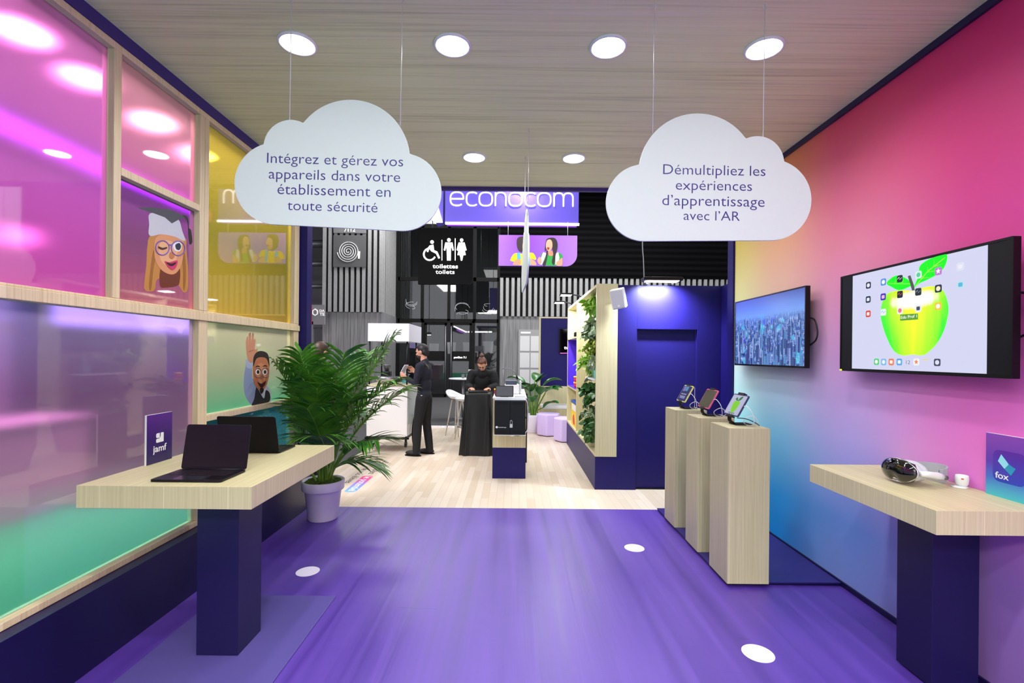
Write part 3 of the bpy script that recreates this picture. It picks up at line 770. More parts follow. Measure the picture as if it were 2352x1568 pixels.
def apple_mat():
    k = NT('apple_picture_green'); x, y, z = k.pos()
    c1, c2 = fr.on(2098, 740), fr.on(2098, 688); oy = fr.O.y - c1[0]; oz = fr.O.z
    du = k.math('DIVIDE', k.math('ABSOLUTE', k.math('SUBTRACT', y, oy)), 0.2); nz = k.noise(k.comb(k.math('MULTIPLY', y, 34), k.math('MULTIPLY', z, 4), 0.0), 1.0, 3)
    f_ = k.math('ADD', du, k.math('MULTIPLY', k.math('SUBTRACT', nz, 0.5), 0.5)); lowv = k.math('MULTIPLY', k.math('SUBTRACT', oz + c1[1], z), 1.6)
    c = k.ramp(k.math('ADD', f_, lowv), [(0.0, srgb(206, 240, 14)), (0.45, srgb(164, 240, 10)), (0.85, srgb(96, 232, 16)), (1.0, srgb(40, 214, 30))])
    a = k.math('POWER', k.math('DIVIDE', k.math('SUBTRACT', y, oy), 0.17), 2.0); b_ = k.math('POWER', k.math('DIVIDE', k.math('SUBTRACT', z, oz + c2[1]), 0.055), 2.0)
    sh = k.n('MapRange'); sh.interpolation_type = 'SMOOTHSTEP'; sh.inputs[1].default_value = 1.1; sh.inputs[2].default_value = 0.25; k.l(k.math('ADD', k.math('ADD', a, b_), k.math('MULTIPLY', k.math('SUBTRACT', nz, 0.5), 0.9)), sh.inputs[0])
    c = k.mix(k.math('MULTIPLY', sh.outputs[0], 0.9), c, srgb(232, 244, 216))
    k.l(c, k.b.inputs['Emission Color']); k.b.inputs['Emission Strength'].default_value = 0.95; k.b.inputs['Base Color'].default_value = (0.01, 0.01, 0.01, 1); return k.m
onpic('apple_picture', [(apple, 0)], [apple_mat()])
stem = [(2085, 634), (2091, 632), (2099, 655), (2101, 666), (2095, 667)]
leaf1 = smooth_poly([(2036, 650), (2052, 635), (2070, 634), (2096, 651), (2080, 662), (2064, 666), (2048, 659)], 4)
leaf2 = smooth_poly([(2099, 659), (2110, 632), (2112, 612), (2128, 598), (2150, 589), (2174, 584), (2172, 606), (2158, 626), (2130, 642), (2112, 650)], 4)
onpic('leaf_picture', [(leaf1, 0), (leaf2, 0), ([(2040, 650), (2096, 651), (2096, 652.5), (2040, 651.5)], 1), ([(2102, 656), (2130, 622), (2170, 590), (2171, 592), (2131, 624), (2103, 657.5)], 1), ([(2118, 637), (2114, 618), (2119, 638.4)], 1), ([(2131, 622.5), (2128, 603), (2132, 623.9)], 1), ([(2144, 611.5), (2146, 593), (2145, 612.9)], 1), ([(2118, 638), (2140, 636), (2119, 639.4)], 1), ([(2131, 624), (2158, 620), (2132, 625.4)], 1), ([(2146, 611), (2170, 604), (2147, 612.4)], 1), ([(2054, 650.5), (2060, 640), (2055, 651.9)], 1), ([(2070, 651), (2076, 641), (2071, 652.4)], 1), ([(2054, 650.5), (2062, 660), (2055, 651.9)], 1), ([(2072, 651), (2078, 659), (2073, 652.4)], 1), (stem, 2)], [em('leaf_green', (10, 214, 24), 1.0), em('leaf_vein', (130, 240, 60), 1.0), em('stem_grey', (84, 92, 80))], 0.001)
icons = [(1994.5, 655, (44, 52, 74), (235, 238, 248), 'o'), (2029, 647.5, (84, 150, 226), (250, 250, 250), 'o'), (2066.5, 640, (44, 50, 60), (240, 240, 240), '-'), (2109.5, 631, (220, 246, 236), (96, 210, 160), 'o'), (2155, 622.5, (196, 130, 214), (255, 255, 255), '*'), (2205.5, 612, (226, 228, 248), (240, 240, 250), 's'),
         (1994, 687.5, (44, 56, 76), (235, 240, 250), 's'), (2028.5, 681.5, (70, 46, 190), (240, 190, 220), 's'), (2067, 676, (40, 44, 56), (220, 110, 70), '-'), (2109, 670, (44, 52, 62), (150, 160, 176), '-'), (2155, 662.5, (48, 58, 80), (250, 240, 200), 'o'), (2206, 653.5, (200, 226, 240), (90, 190, 226), 's'),
         (1994, 720.5, (226, 76, 60), (255, 240, 236), 's'), (2029, 717, (240, 244, 250), (90, 190, 220), '-'), (2067, 713, (244, 244, 248), (240, 120, 130), 'o'), (2109, 708, (240, 242, 248), (70, 76, 96), 's'), (2154.5, 703, (246, 206, 60), (255, 250, 240), 'o'),
         (2013, 830.5, (70, 216, 110), (250, 255, 250), 'o'), (2029.5, 831, (120, 190, 240), (240, 248, 255), 'o'), (2047, 831, (240, 130, 90), (255, 246, 240), 's'), (2065.5, 831, (90, 170, 236), (246, 250, 255), 's'), (2104.5, 831, (245, 245, 250), (240, 140, 80), '*'), (2152.5, 832, (74, 80, 104), (226, 228, 246), 'o')]
for i, (cx, cy, bg, fg, sh) in enumerate(icons):
    u, v = fr.on(cx, cy); s = 0.0205 if i < 17 else 0.0195
    mb = MB().prism(fr, rrect(u - s, u + s, v - s, v + s, s * 0.45, 4), -0.0004, 0.0)
    if sh == 'o': mb.prism(fr, disc(u, v, s * 0.62, n=18), 0.0001, 0.0004, 1)
    elif sh == 's': mb.prism(fr, rrect(u - s * .55, u + s * .55, v - s * .5, v + s * .5, s * 0.2, 3), 0.0001, 0.0004, 1)
    elif sh == '-': mb.prism(fr, [(u - s * .8, v - s * .1), (u - s * .2, v + s * .35), (u, v - s * .3), (u + s * .8, v + s * .2), (u + s * .8, v + s * .3), (u, v - s * .15), (u - s * .2, v + s * .55), (u - s * .8, v + s * .08)], 0.0001, 0.0004, 1)
    else: mb.prism(fr, [(u + s * (0.75 if k % 2 == 0 else 0.32) * math.sin(PI * k / 5), v + s * (0.75 if k % 2 == 0 else 0.32) * math.cos(PI * k / 5)) for k in range(10)], 0.0001, 0.0004, 1)
    obj('app_icon', mb, [em('icon_bg_%d_%d_%d' % bg, bg), em('icon_fg_%d_%d_%d' % fg, fg)], sc)
u, v = fr.on(2088, 731)
a = px(fr, [(2067.5, 722), (2108.5, 719.5), (2108.5, 733.5), (2067.5, 736.5)])
nm = MB().prism(fr, a, -0.0002, 0.0002, 0)
text_mb(fr, 'Edu Prof 1', (a[0][0] + a[1][0]) / 2, (a[2][1] + a[3][1]) / 2 + 0.011, width=abs(a[1][0] - a[0][0]) * 0.9, n0=0.0004, depth=0.0004, mb=nm, mi=1, off=0.008)
obj('device_name', nm, [em('name_green', (96, 160, 50)), em('name_white', (250, 255, 245))], sc)
u, v = fr.on(2085, 836)
obj('date_number', text_mb(fr, '12', u, v, height=0.022, n0=-0.0018, depth=0.0004, off=-0.01), em('date_grey', (110, 112, 130), 0.5), sc)
u, v = fr.on(2125.5, 825.5); mb = MB().prism(fr, rrect(u - 0.018, u + 0.018, v - 0.002, v + 0.002, 0.001, 3), -0.0018, -0.0012)
obj('note_icon', mb, em('note_yellow', (246, 226, 60)), sc)
u, v = fr.on(1934, 848.5); obj('power_light', MB().prism(fr, [(-w + 0.001, 0.001), (-w + 0.022, 0.001), (-w + 0.022, 0.011), (-w + 0.001, 0.011)], 0.0, 0.001), em('power_yellow', (214, 240, 60), 1.0), tv)

# ------------------------------------------------------------------ platform, three plinths with tablets
t = thing('low_platform', 'low dark purple platform along the printed wall under three oak plinths', 'platform', (1.92, 4.18, 0))
obj('deck', box1(1.512, XR - 0.014, 3.36, 4.97, 0.018, 0.026), mat('platform_purple', (46, 36, 116), 0.45), t)
obj('core', box1(1.52, XR - 0.014, 3.37, 4.97, 0.0, 0.018), M_PURPD, t)
PZ0, PZ1 = 0.026, 1.106
peds = [(3.325, 0.305), (3.86, 0.27), (4.41, 0.29)]
plb = ['pale oak plinth nearest the viewer on the platform, under the tablet in a dark case', 'middle pale oak plinth on the platform, under the tablet in a pink case', 'farthest pale oak plinth on the platform, under the tablet in a yellow case']
for (y0, d), lb in zip(peds, plb):
    o = obj('plinth', box1(1.503, 1.792, y0, y0 + d, PZ0, PZ1), M_OAK, None, 0.001); tag(o, lb, 'plinth', 'oak plinths on the platform')
def tablet(y, case, kind, label):
    o = Vector((1.605, y, PZ1)); t = thing('display_tablet', label, 'tablet', o, 'tablets on stands')
    V = Vector((0.082, 0, 0.150)).normalized()
    fr = Fr(o + Vector((0.0, 0, 0.068)), (0, -1, 0), V); wd, ht = 0.112, 0.172
    obj('case', MB().prism(fr, rrect(-wd, wd, 0, ht, 0.012), -0.012, 0.0), case, t, 0.002)
    s = obj('screen', MB().prism(fr, rrect(-wd + 0.007, wd - 0.007, 0.008, ht - 0.008, 0.007), -0.0002, 0.0008), {'apple': em('tab_pale', (176, 178, 204), 0.6), 'off': mat('tab_black', (26, 22, 22), 0.15, spec=0.3), 'blue': em('tab_blue', (44, 44, 100), 0.55)}[kind], t)
    def n(p, k=(0, 0)): return [(u * 0.112 + k[0], (v + 0.5) * 0.172 + k[1]) for u, v in p]
    if kind == 'apple':
        mb = MB().prism(fr, n(smooth_poly([(-0.4, 0.05), (-0.25, 0.18), (0.0, 0.16), (0.25, 0.19), (0.42, 0.05), (0.3, -0.25), (0.12, -0.38), (-0.12, -0.38), (-0.3, -0.22)], 4)), 0.001, 0.0014, 0)
        mb.prism(fr, n(smooth_poly([(0.0, 0.18), (0.15, 0.36), (0.45, 0.42), (0.35, 0.26), (0.12, 0.2)], 3)), 0.001, 0.0014, 1); mb.prism(fr, n(smooth_poly([(-0.02, 0.2), (-0.2, 0.34), (-0.4, 0.27), (-0.2, 0.2)], 3)), 0.001, 0.0014, 1)
        obj('apple_picture', mb, [em('tab_apple', (110, 180, 30), 0.75), em('tab_leaf', (40, 110, 50), 0.6)], s)
        for k in range(5): obj('app_icon', MB().prism(fr, rrect(-0.04 + k * 0.02 - 0.005, -0.04 + k * 0.02 + 0.005, 0.013, 0.023, 0.002, 3), 0.001, 0.0014), em('icon_fg_70_76_96', (70, 76, 96)), s)
    elif kind == 'blue':
        for a, b, c2, d2, m in [(-0.7, 0.12, -0.3, 0.42, 0), (-0.22, 0.15, 0.3, 0.42, 1), (-0.6, -0.32, 0.5, -0.22, 0)]:
            obj('widget', MB().prism(fr, n([(a, b), (c2, b), (c2, d2), (a, d2)]), 0.001, 0.0014), [em('widget_lilac', (120, 120, 180), 0.6), em('widget_teal', (86, 140, 170), 0.6)][m], s)
        for r_ in range(2):
            for k in range(4): obj('app_icon', MB().prism(fr, rrect(-0.06 + k * 0.034 - 0.006, -0.06 + k * 0.034 + 0.006, 0.072 - r_ * 0.025, 0.084 - r_ * 0.025, 0.003, 3), 0.001, 0.0014), em('icon_bg_226_228_248', (226, 228, 248)), s)
    # clamp stand
    st = MB(); b0 = o + Vector((0.055, 0.0, 0.0))
    st.prism(Fr(o + Vector((0.07, 0, 0)), (1, 0, 0), (0, 1, 0)), rrect(-0.055, 0.075, -0.06, 0.06, 0.01), 0.0005, 0.006)
    obj('foot_plate', st, M_BLACKM, t)
    c = fr.p(0, 0.06, -0.024)
    arm = MB()
    for k in (-0.016, 0.016):
        arm.tube(curve3([o + Vector((0.03, k, 0.005)), o + Vector((-0.002, k, 0.03)), o + Vector((0.004, k, 0.07)), c + Vector((0.0, k, -0.02)), c + Vector((0, k, 0))]), 0.0075, 8)
    obj('arm', arm, M_BLACK, t)
    cl = MB()
    cl.prism(fr, [(-0.018, -0.012), (0.018, -0.012), (0.018, ht + 0.012), (-0.018, ht + 0.012)], -0.024, -0.0135)
    for v0, v1 in ((-0.013, -0.001), (ht + 0.001, ht + 0.013)):
        cl.prism(fr, [(-0.045, v0), (0.045, v0), (0.045, v1), (-0.045, v1)], -0.02, 0.006)
        cl.prism(fr, [(-0.045, min(v0, v1) if v0 < 0 else v0 - 0.006), (0.045, min(v0, v1) if v0 < 0 else v0 - 0.006), (0.045, v1 if v0 > 0 else v1 + 0.006), (-0.045, v1 if v0 > 0 else v1 + 0.006)], 0.002, 0.006)
    obj('clamp', cl, mat('clamp_grey', (58, 58, 64), 0.35, metal=0.6), t, 0.001)
    e = fr.p(wd, 0.09, -0.006)
    cab = curve3([e, e + Vector((0.01, -0.03, 0.0)), e + Vector((0.035, -0.055, -0.05)), e + Vector((0.05, -0.035, -0.125)), Vector((o.x + 0.09, o.y - 0.05, PZ1 + 0.006)), Vector((o.x + 0.06, o.y - 0.09, PZ1 + 0.045)), Vector((o.x + 0.11, o.y - 0.11, PZ1 + 0.075)), Vector((o.x + 0.16, o.y - 0.09, PZ1 + 0.03)), Vector((o.x + 0.175, o.y - 0.02, PZ1 + 0.004))])
    obj('charging_cable', MB().tube(cab, 0.0028, 8), M_CABLEW, t)
    if kind == 'apple':
        cb = curve3([fr.p(wd - 0.02, -0.005, -0.012), Vector((o.x + 0.06, o.y - 0.12, PZ1 + 0.055)), Vector((o.x + 0.12, o.y - 0.13, PZ1 + 0.03)), Vector((o.x + 0.17, o.y - 0.09, PZ1 + 0.004))])
        obj('security_cable', MB().tube(cb, 0.003, 8), M_CABLEB, t)
    return t
tablet(3.53, mat('case_navy', (46, 58, 104), 0.5), 'apple', 'tablet with a green apple on screen, clamped on the nearest plinth')
tablet(4.04, mat('case_pink', (226, 96, 136), 0.5), 'off', 'tablet with dark screen in a pink case, on the middle plinth')
tablet(4.58, mat('case_yellow', (226, 224, 130), 0.5), 'blue', 'tablet with a blue home screen in a yellow case, on the farthest plinth')

# ------------------------------------------------------------------ headset and security puck on the right counter
t = thing('mixed_reality_headset', 'white and grey mixed reality headset with a black glass front on the oak counter', 'headset', (2.08, 2.5, TZ))
hx, hy, hz = 2.04, 2.50, TZ + 0.0675
rot = Matrix.Rotation(R(8), 3, 'Z') @ Matrix.Rotation(R(6), 3, 'Y')
def hp(x, y, z): return Vector((hx, hy, hz)) + rot @ Vector((x, y, z))
vis = MB(); nu, nv = 22, 12; vs = []
for i in range(nu + 1):
    a = -1 + 2 * i / nu
    for j in range(nv + 1):
        b = -1 + 2 * j / nv
        ysq, zsq = a * math.sqrt(1 - b * b / 2.6), b * math.sqrt(1 - a * a / 2.6)
        zz = zsq * 0.056 + (0.022 * max(0, 1 - (a / 0.3) ** 2) if b < 0 else 0) * (-b)
        vs.append(hp(-0.055 * math.sqrt(max(0.0, 1 - a * a * 0.82)) * math.sqrt(max(0, 1 - b * b * 0.55)) - 0.0, ysq * 0.098, zz))
vis.add(vs, [(i * (nv + 1) + j, i * (nv + 1) + j + 1, (i + 1) * (nv + 1) + j + 1, (i + 1) * (nv + 1) + j) for i in range(nu) for j in range(nv)], 0, True)
o = obj('visor', vis, mat('visor_glass', (8, 8, 9), 0.04, coat=1.0), t)
sol = o.modifiers.new('solid', 'SOLIDIFY'); sol.thickness = 0.006; sol.offset = 0
bd = MB(); bd.ball(hp(0.012, 0, 0), (0.042, 0.094, 0.055), rot, 20, 12); bd.ball(hp(0.045, 0, 0.002), (0.05, 0.09, 0.054), rot, 20, 12)
obj('light_seal', bd, mat('seal_grey', (206, 210, 218), 0.7), t, voxel=0.005, smooth_it=4)
fm = MB(); fm.tube([hp(-0.012 - 0.02 * math.sqrt(max(0, 1 - math.cos(a) ** 2 * 0.9)), math.cos(a) * 0.099 * (1 if True else 0), math.sin(a) * 0.056) for a in [2 * PI * i / 40 for i in range(40)]], 0.005, 8, closed=True)
obj('frame', fm, mat('frame_silver', (205, 206, 210), 0.25, metal=0.8), t)
for s in (-1, 1):
    st = MB(); pts = [hp(0.0, s * 0.094, 0.004), hp(0.05, s * 0.093, 0.004), hp(0.105, s * 0.09, 0.0), hp(0.15, s * 0.082, -0.004)]
    st.tube(pts, [0.013, 0.016, 0.019, 0.016], 12, flat=None)
    a = obj('side_strap', st, M_WHITE, t)
    for k in range(1): obj('strap_dial', MB().lathe([(0.002, -0.003), (0.011, -0.003), (0.012, 0.003), (0.002, 0.004)][::-1] if s > 0 else [(0.002, -0.004), (0.012, -0.003), (0.011, 0.003), (0.002, 0.003)], hp(0.145, s * 0.1, -0.003), 16, M=Matrix.Rotation(R(90 if s < 0 else -90), 3, 'X')), M_GREYM, a)
bn = MB(); n = 60; vs = []
for i in range(n + 1):
    a = PI * i / n
    x, y = 0.115 + 0.105 * math.sin(a), 0.084 * math.cos(a)
    hh = 0.026 + 0.022 * math.sin(a) ** 0.8
    for dz in (-1, 1):
        for r_ in (0, 1):
            q = 0.006 * r_ + (0.0012 if i % 2 else 0) * r_
            vs.append(hp(x + q * math.sin(a), y + q * math.cos(a), dz * hh + 0.004))
fs = []
for i in range(n):
    b, c = i * 4, i * 4 + 4
    fs += [(b, c, c + 2, b + 2), (b + 1, b + 3, c + 3, c + 1), (b, b + 1, c + 1, c), (b + 2, c + 2, c + 3, b + 3)]
bn.add(vs, fs)
obj('knit_band', bn, mat('knit_grey', (172, 174, 182), 0.85), t)
t = thing('security_puck', 'small white security puck on a round stand beside the headset', 'security tag', (2.275, 2.44, TZ))
c = Vector((2.284, 2.43, TZ))
obj('foot', MB().lathe([(0.001, 0.0), (0.034, 0.0), (0.034, 0.004), (0.012, 0.007), (0.001, 0.007)], c + Vector((-0.012, 0, 0.0005)), 28), M_WHITE, t)
obj('body', MB().lathe([(0.001, 0.006), (0.019, 0.007), (0.026, 0.02), (0.028, 0.045), (0.026, 0.06), (0.024, 0.062), (0.023, 0.05), (0.001, 0.048)], c, 28), M_WHITE, t)
fr = Fr(c + Vector((-0.019, -0.0222, 0.048)), (0.76, -0.65, 0), (0, 0, 1))
obj('red_label', MB().prism(fr, [(-0.004, -0.003), (0.006, -0.003), (0.006, 0.002), (-0.004, 0.002)], -0.003, 0.002), mat('label_red', (196, 40, 52), 0.5), t)

# ------------------------------------------------------------------ floor stickers
for (sx, sy, lb) in [(707, 1312, 'round white floor sticker near the oak counter'), (1457, 1258, 'round white floor sticker nearest the lounge'), (1741, 1500, 'round white floor sticker nearest the viewer, past the plinths')]:
    c = atZ(sx, sy, 0.0)
    o = obj('floor_sticker', MB().prism(Fr((c.x, c.y, 0), (1, 0, 0), (0, 1, 0)), disc(0, 0, 0.082, n=40), 0.0003, 0.001), mat('sticker_white', (228, 222, 246), 0.5))
    tag(o, lb, 'floor sticker', 'round floor stickers')

# ------------------------------------------------------------------ cartoon stickers on the glazing
fr = Fr((PX + 0.0012, 0, 0), (0, 1, 0), (0, 0, 1))
t = thing('window_sticker', 'cartoon graduate head sticker with mortarboard and violet glasses on the rose pane', 'sticker', (PX + 0.001, 3.0, 1.9))
LY = [0]
def lay(name, pts_list, col, parent=None, raw=False, k=4):
    mb = MB()
    for pts in pts_list:
        q = px(fr, pts if raw else smooth_poly(pts, k)); mb.prism(fr, q, LY[0] * 0.00025, LY[0] * 0.00025 + 0.0004)
    LY[0] += 1
    return obj(name, mb, mat('print_%d_%d_%d' % col, col, 0.5), parent or t)
hair = lay('hair', [[(346, 540), (338, 570), (336, 610), (331, 660), (344, 669), (356, 664), (362, 640), (400, 645), (414, 660), (422, 671), (431, 664), (432, 620), (428, 570), (424, 545), (385, 530)]], (196, 138, 66))
for q_ in ([(352, 575), (345, 620), (342, 660), (347, 664), (352, 620), (357, 590)], [(424, 580), (427, 630), (424, 664), (420, 660), (420, 620), (418, 590)]): lay('hair_strand', [q_], (160, 104, 44), hair)
lay('neck', [[(372, 610), (367, 656), (385, 660), (404, 657), (412, 648), (410, 612)]], (112, 48, 20))
face = lay('face', [[(358, 545), (354, 580), (360, 606), (376, 624), (396, 630), (410, 620), (419, 596), (421, 562), (416, 545), (388, 538)]], (222, 156, 106))
lay('face_glow', [[(366, 560), (366, 590), (378, 608), (394, 612), (404, 596), (406, 566), (386, 552)]], (236, 182, 134), face)
cap = lay('cap', [[(343, 541), (342, 515), (344, 490), (380, 492), (408, 502), (418, 530), (424, 553), (400, 543), (370, 538)]], (204, 208, 216))
lay('mortarboard', [[(313, 477), (345, 476), (388, 481), (431, 500), (412, 503), (394, 513), (378, 499), (345, 487)]], (74, 78, 84), cap, k=1)
tas = lay('tassel', [[(418, 494), (428, 496), (433, 510), (433, 524), (438, 528), (441, 556), (434, 560), (431, 530), (430, 512), (424, 500)]], (40, 34, 34), cap, k=2)
lay('eye_white', [[(396, 562), (400, 574), (410, 577), (416, 570), (415, 558), (405, 554)]], (244, 244, 244))
lay('eye', [[(402, 562), (404, 572), (411, 574), (415, 566), (411, 558)]], (40, 48, 64))
lay('eye', [[(363, 565), (372, 569), (382, 567), (383, 570), (372, 574), (363, 570)]], (70, 40, 24), k=2)
gl = MB()
for cx, cy in ((372, 569), (408, 570)):
    q = px(fr, disc(cx, cy, 15.5, 16.5, 28)); gl.tube([fr.p(u, v, 0.003) for u, v in q], 0.0035, 6, closed=True)
a, b = px(fr, [(387, 562), (393, 562)]); gl.tube([fr.p(*a, 0.003), fr.p(*b, 0.003)], 0.0035, 6)
obj('glasses', gl, mat('glasses_violet', (128, 100, 196), 0.4), t)
lay('nose', [[(391, 578), (388, 590), (395, 594), (400, 588)]], (198, 124, 78))
m_ = lay('mouth', [[(377, 600), (388, 602), (406, 598), (404, 612), (396, 620), (386, 614)]], (214, 50, 106))
lay('mouth_inside', [[(381, 602), (392, 605), (403, 602), (400, 608), (392, 611), (385, 608)]], (40, 14, 16), m_)

t = thing('window_sticker', 'cartoon waving man sticker with glasses and dark waistcoat on the lime pane', 'sticker', (PX + 0.001, 4.0, 1.15))
LY[0] = 0
arm = lay('sleeve', [[(566, 835), (560, 870), (562, 905), (578, 930), (604, 930), (612, 912), (598, 890), (580, 868), (578, 836)]], (140, 156, 186))
lay('sleeve_cuff', [[(566, 824), (565, 842), (578, 846), (580, 828)]], (170, 182, 206), arm, k=2)
hand = lay('hand', [[(570, 829), (565, 800), (565, 780), (569, 772), (571, 790), (571, 768), (576, 764), (577, 788), (579, 766), (583, 768), (582, 792), (584, 778), (587, 782), (585, 802), (592, 800), (590, 808), (584, 816), (580, 832)]], (206, 146, 112), k=2)
lay('palm_crease', [[(571, 806), (582, 803), (582, 805), (572, 809)]], (176, 112, 84), hand, k=2)
lay('shirt', [[(600, 884), (592, 930), (618, 928), (622, 900), (612, 884)]], (206, 212, 226))
lay('waistcoat', [[(588, 890), (584, 915), (578, 932), (600, 929), (612, 926), (620, 918), (619, 902), (610, 896), (606, 915), (596, 900)]], (44, 42, 50), k=3)
face = lay('face', [[(584, 820), (580, 850), (583, 878), (593, 894), (601, 897), (610, 888), (617, 866), (618, 838), (610, 816), (596, 812)]], (190, 118, 82))
lay('face_glow', [[(590, 840), (590, 868), (598, 882), (608, 872), (611, 844), (600, 834)]], (212, 142, 102), face)
lay('hair', [[(581, 842), (582, 820), (590, 808), (602, 806), (614, 812), (618, 828), (618, 842), (612, 824), (600, 820), (588, 824)]], (44, 30, 34), k=3)
for cx in (591.5, 607.5):
    lay('eye_white', [disc(cx, 854, 5.2, 6.5, 12)], (244, 240, 238), raw=True)
    lay('eye', [disc(cx + 0.5, 854, 3.2, 4.6, 12)], (44, 34, 34), raw=True)
lay('eyebrow', [[(585, 843), (591, 839), (597, 842), (591, 842)], [(602, 841), (608, 838), (614, 841), (608, 841)]], (44, 30, 30), k=2)
gl = MB()
for cx, cy in ((591.5, 856), (608.5, 855)):
    q = px(fr, disc(cx, cy, 8.5, 11, 24)); gl.tube([fr.p(u, v, 0.004) for u, v in q], 0.0022, 6, closed=True)
obj('glasses', gl, mat('glasses_grey', (120, 116, 126), 0.4), t)
lay('nose', [[(598, 860), (596, 868), (600, 871), (604, 867)]], (170, 98, 66))
lay('mouth', [[(591, 877), (600, 881), (610, 874), (606, 886), (598, 889)]], (70, 24, 26))
lay('goatee', [[(597, 891), (602, 890), (605, 896), (600, 904), (596, 899)]], (44, 26, 24))

# ================================================================== PLANTS
def frond_mb(leaf, rach, base, az, lean, length, droop, nl=30, ll=0.42, w=0.026, seed=0, start=0.28):
    rnd = random.Random(seed)
    d = Vector((math.sin(az), math.cos(az), 0)); base = Vector(base)
    p1 = base + (d * math.sin(lean) + Vector((0, 0, math.cos(lean)))) * length * 0.55
    p2 = p1 + (d * math.sin(lean + droop) + Vector((0, 0, math.cos(lean + droop)))) * length * 0.5
    B = lambda t: base * (1 - t) ** 2 + (p1 * 2 - (base + p2) / 2 * 0 - p1) * 2 * t * (1 - t) + p2 * t * t
    pts = [B(i / 14) for i in range(15)]
    rach.tube(pts, [0.013 * (1 - 0.85 * i / 14) + 0.001 for i in range(15)], 6)
    for i in range(nl):
        s = start + (1 - start) * (i + 0.5) / nl
        p = B(s); tan = (B(min(1, s + 0.02)) - B(s - 0.02)).normalized()
        side = tan.cross(Vector((0, 0, 1)))
        side = side.normalized() if side.length > 1e-3 else d.cross(Vector((0, 0, 1)))
        upv = side.cross(tan).normalized()
        L_ = ll * (0.55 + 0.6 * math.sin(PI * min(1, (s - start) / (1 - start) * 0.86 + 0.12))) * rnd.uniform(0.85, 1.1)
        for sg in (-1, 1):
            dir0 = (tan * rnd.uniform(0.75, 1.0) + side * sg * rnd.uniform(0.6, 0.85) + upv * 0.25).normalized()
            wd = dir0.cross(upv).normalized(); n = 6; vs = []
            sag = rnd.uniform(0.25, 0.6)
            for k in range(n + 1):
                t = k / n
                q = p + dir0 * L_ * t + Vector((0, 0, -1)) * L_ * sag * t * t
                ww = w * (0.35 + 1.3 * t) * (1 - t) ** 0.6 if t < 1 else 0.0
                fold = upv * ww * 0.35
                vs += [q - wd * ww + fold, q, q + wd * ww + fold]
            fs = []
            for k in range(n):
                a = k * 3; fs += [(a, a + 1, a + 4, a + 3), (a + 1, a + 2, a + 5, a + 4)]
            leaf.add(vs, fs, 0, True)
def leafy(name, c0, c1, rough=0.4):
    k = NT(name); tc = k.n('TexCoord'); g = k.noise(tc.outputs['Object'], 6.0, 2)
    c = k.ramp(g, [(0.35, srgb(*c0)), (0.65, srgb(*c1))]); k.l(c, k.b.inputs['Base Color']); k.b.inputs['Roughness'].default_value = rough
    k.b.inputs['Subsurface Weight'].default_value = 0.0
    return k.m
M_PALM = leafy('palm_green', (38, 100, 28), (92, 160, 44)); M_PALMS = leafy('palm_stem_green', (84, 130, 40), (126, 164, 58))
M_POT = mat('white_pot', (226, 222, 236), 0.35); M_MOSS = mat('moss', (70, 92, 34), 0.95, noise=0.5, nscale=60)
PC = Vector((-1.825, 4.64, 0.0))
t = thing('potted_palm', 'tall kentia palm in a white pot at the end of the glazing', 'potted plant', PC)
pot = MB(); pot.lathe([(0.001, 0.0), (0.130, 0.0), (0.136, 0.01), (0.170, 0.285), (0.172, 0.287), (0.190, 0.287), (0.194, 0.293), (0.198, 0.372), (0.194, 0.378), (0.182, 0.376), (0.176, 0.34), (0.001, 0.33)], PC, 48)
obj('pot', pot, M_POT, t)
ms = MB(); rnd = random.Random(3)
for i in range(120):
    a, r_ = rnd.uniform(0, 2 * PI), 0.165 * math.sqrt(rnd.random())
    ms.ball(PC + Vector((r_ * math.cos(a), r_ * math.sin(a), 0.345 + rnd.uniform(0, 0.02))), (0.026, 0.026, 0.016), seg=8, rings=5)
obj('moss', ms, M_MOSS, t)
fl = [(R(84), R(12), 1.5, R(24)), (R(70), R(6), 1.35, R(30)), (R(95), R(20), 1.2, R(42)), (R(112), R(24), 0.8, R(60)), (R(20), R(10), 1.4, R(34)), (R(-70), R(13), 1.28, R(44)), (R(-88), R(16), 0.98, R(50)),
      (R(-40), R(18), 1.25, R(48)), (R(-60), R(30), 0.9, R(62)), (R(170), R(8), 1.22, R(36)), (R(160), R(14), 1.2, R(44)), (R(130), R(14), 1.1, R(44)), (R(-70), R(36), 0.6, R(64)), (R(75), R(36), 0.56, R(70)), (R(0), R(28), 1.1, R(55)), (R(180), R(5), 1.3, R(30)),
      (R(-150), R(5), 1.25, R(38)), (R(140), R(7), 1.36, R(34)), (R(-60), R(6), 1.32, R(30)), (R(100), R(13), 1.25, R(46)), (R(175), R(14), 1.0, R(46)), (R(165), R(24), 0.95, R(56))]
for i, (az, le, ln, dr) in enumerate(fl):
    a = 2 * PI * i / len(fl); b = PC + Vector((0.05 * math.cos(a), 0.05 * math.sin(a), 0.345))
    lf, rc = MB(), MB(); frond_mb(lf, rc, b, az, le, ln, dr, 24, 0.44, 0.02, i, 0.42)
    for mb_ in (lf, rc):
        for q in mb_.v:
            if q.x < -2.0: q.x = -2.0 - 0.15 * (1 - math.exp(-(-2.0 - q.x) / 0.15))
    f = obj('frond', lf, M_PALM, t); obj('frond_stem', rc, M_PALMS, f)

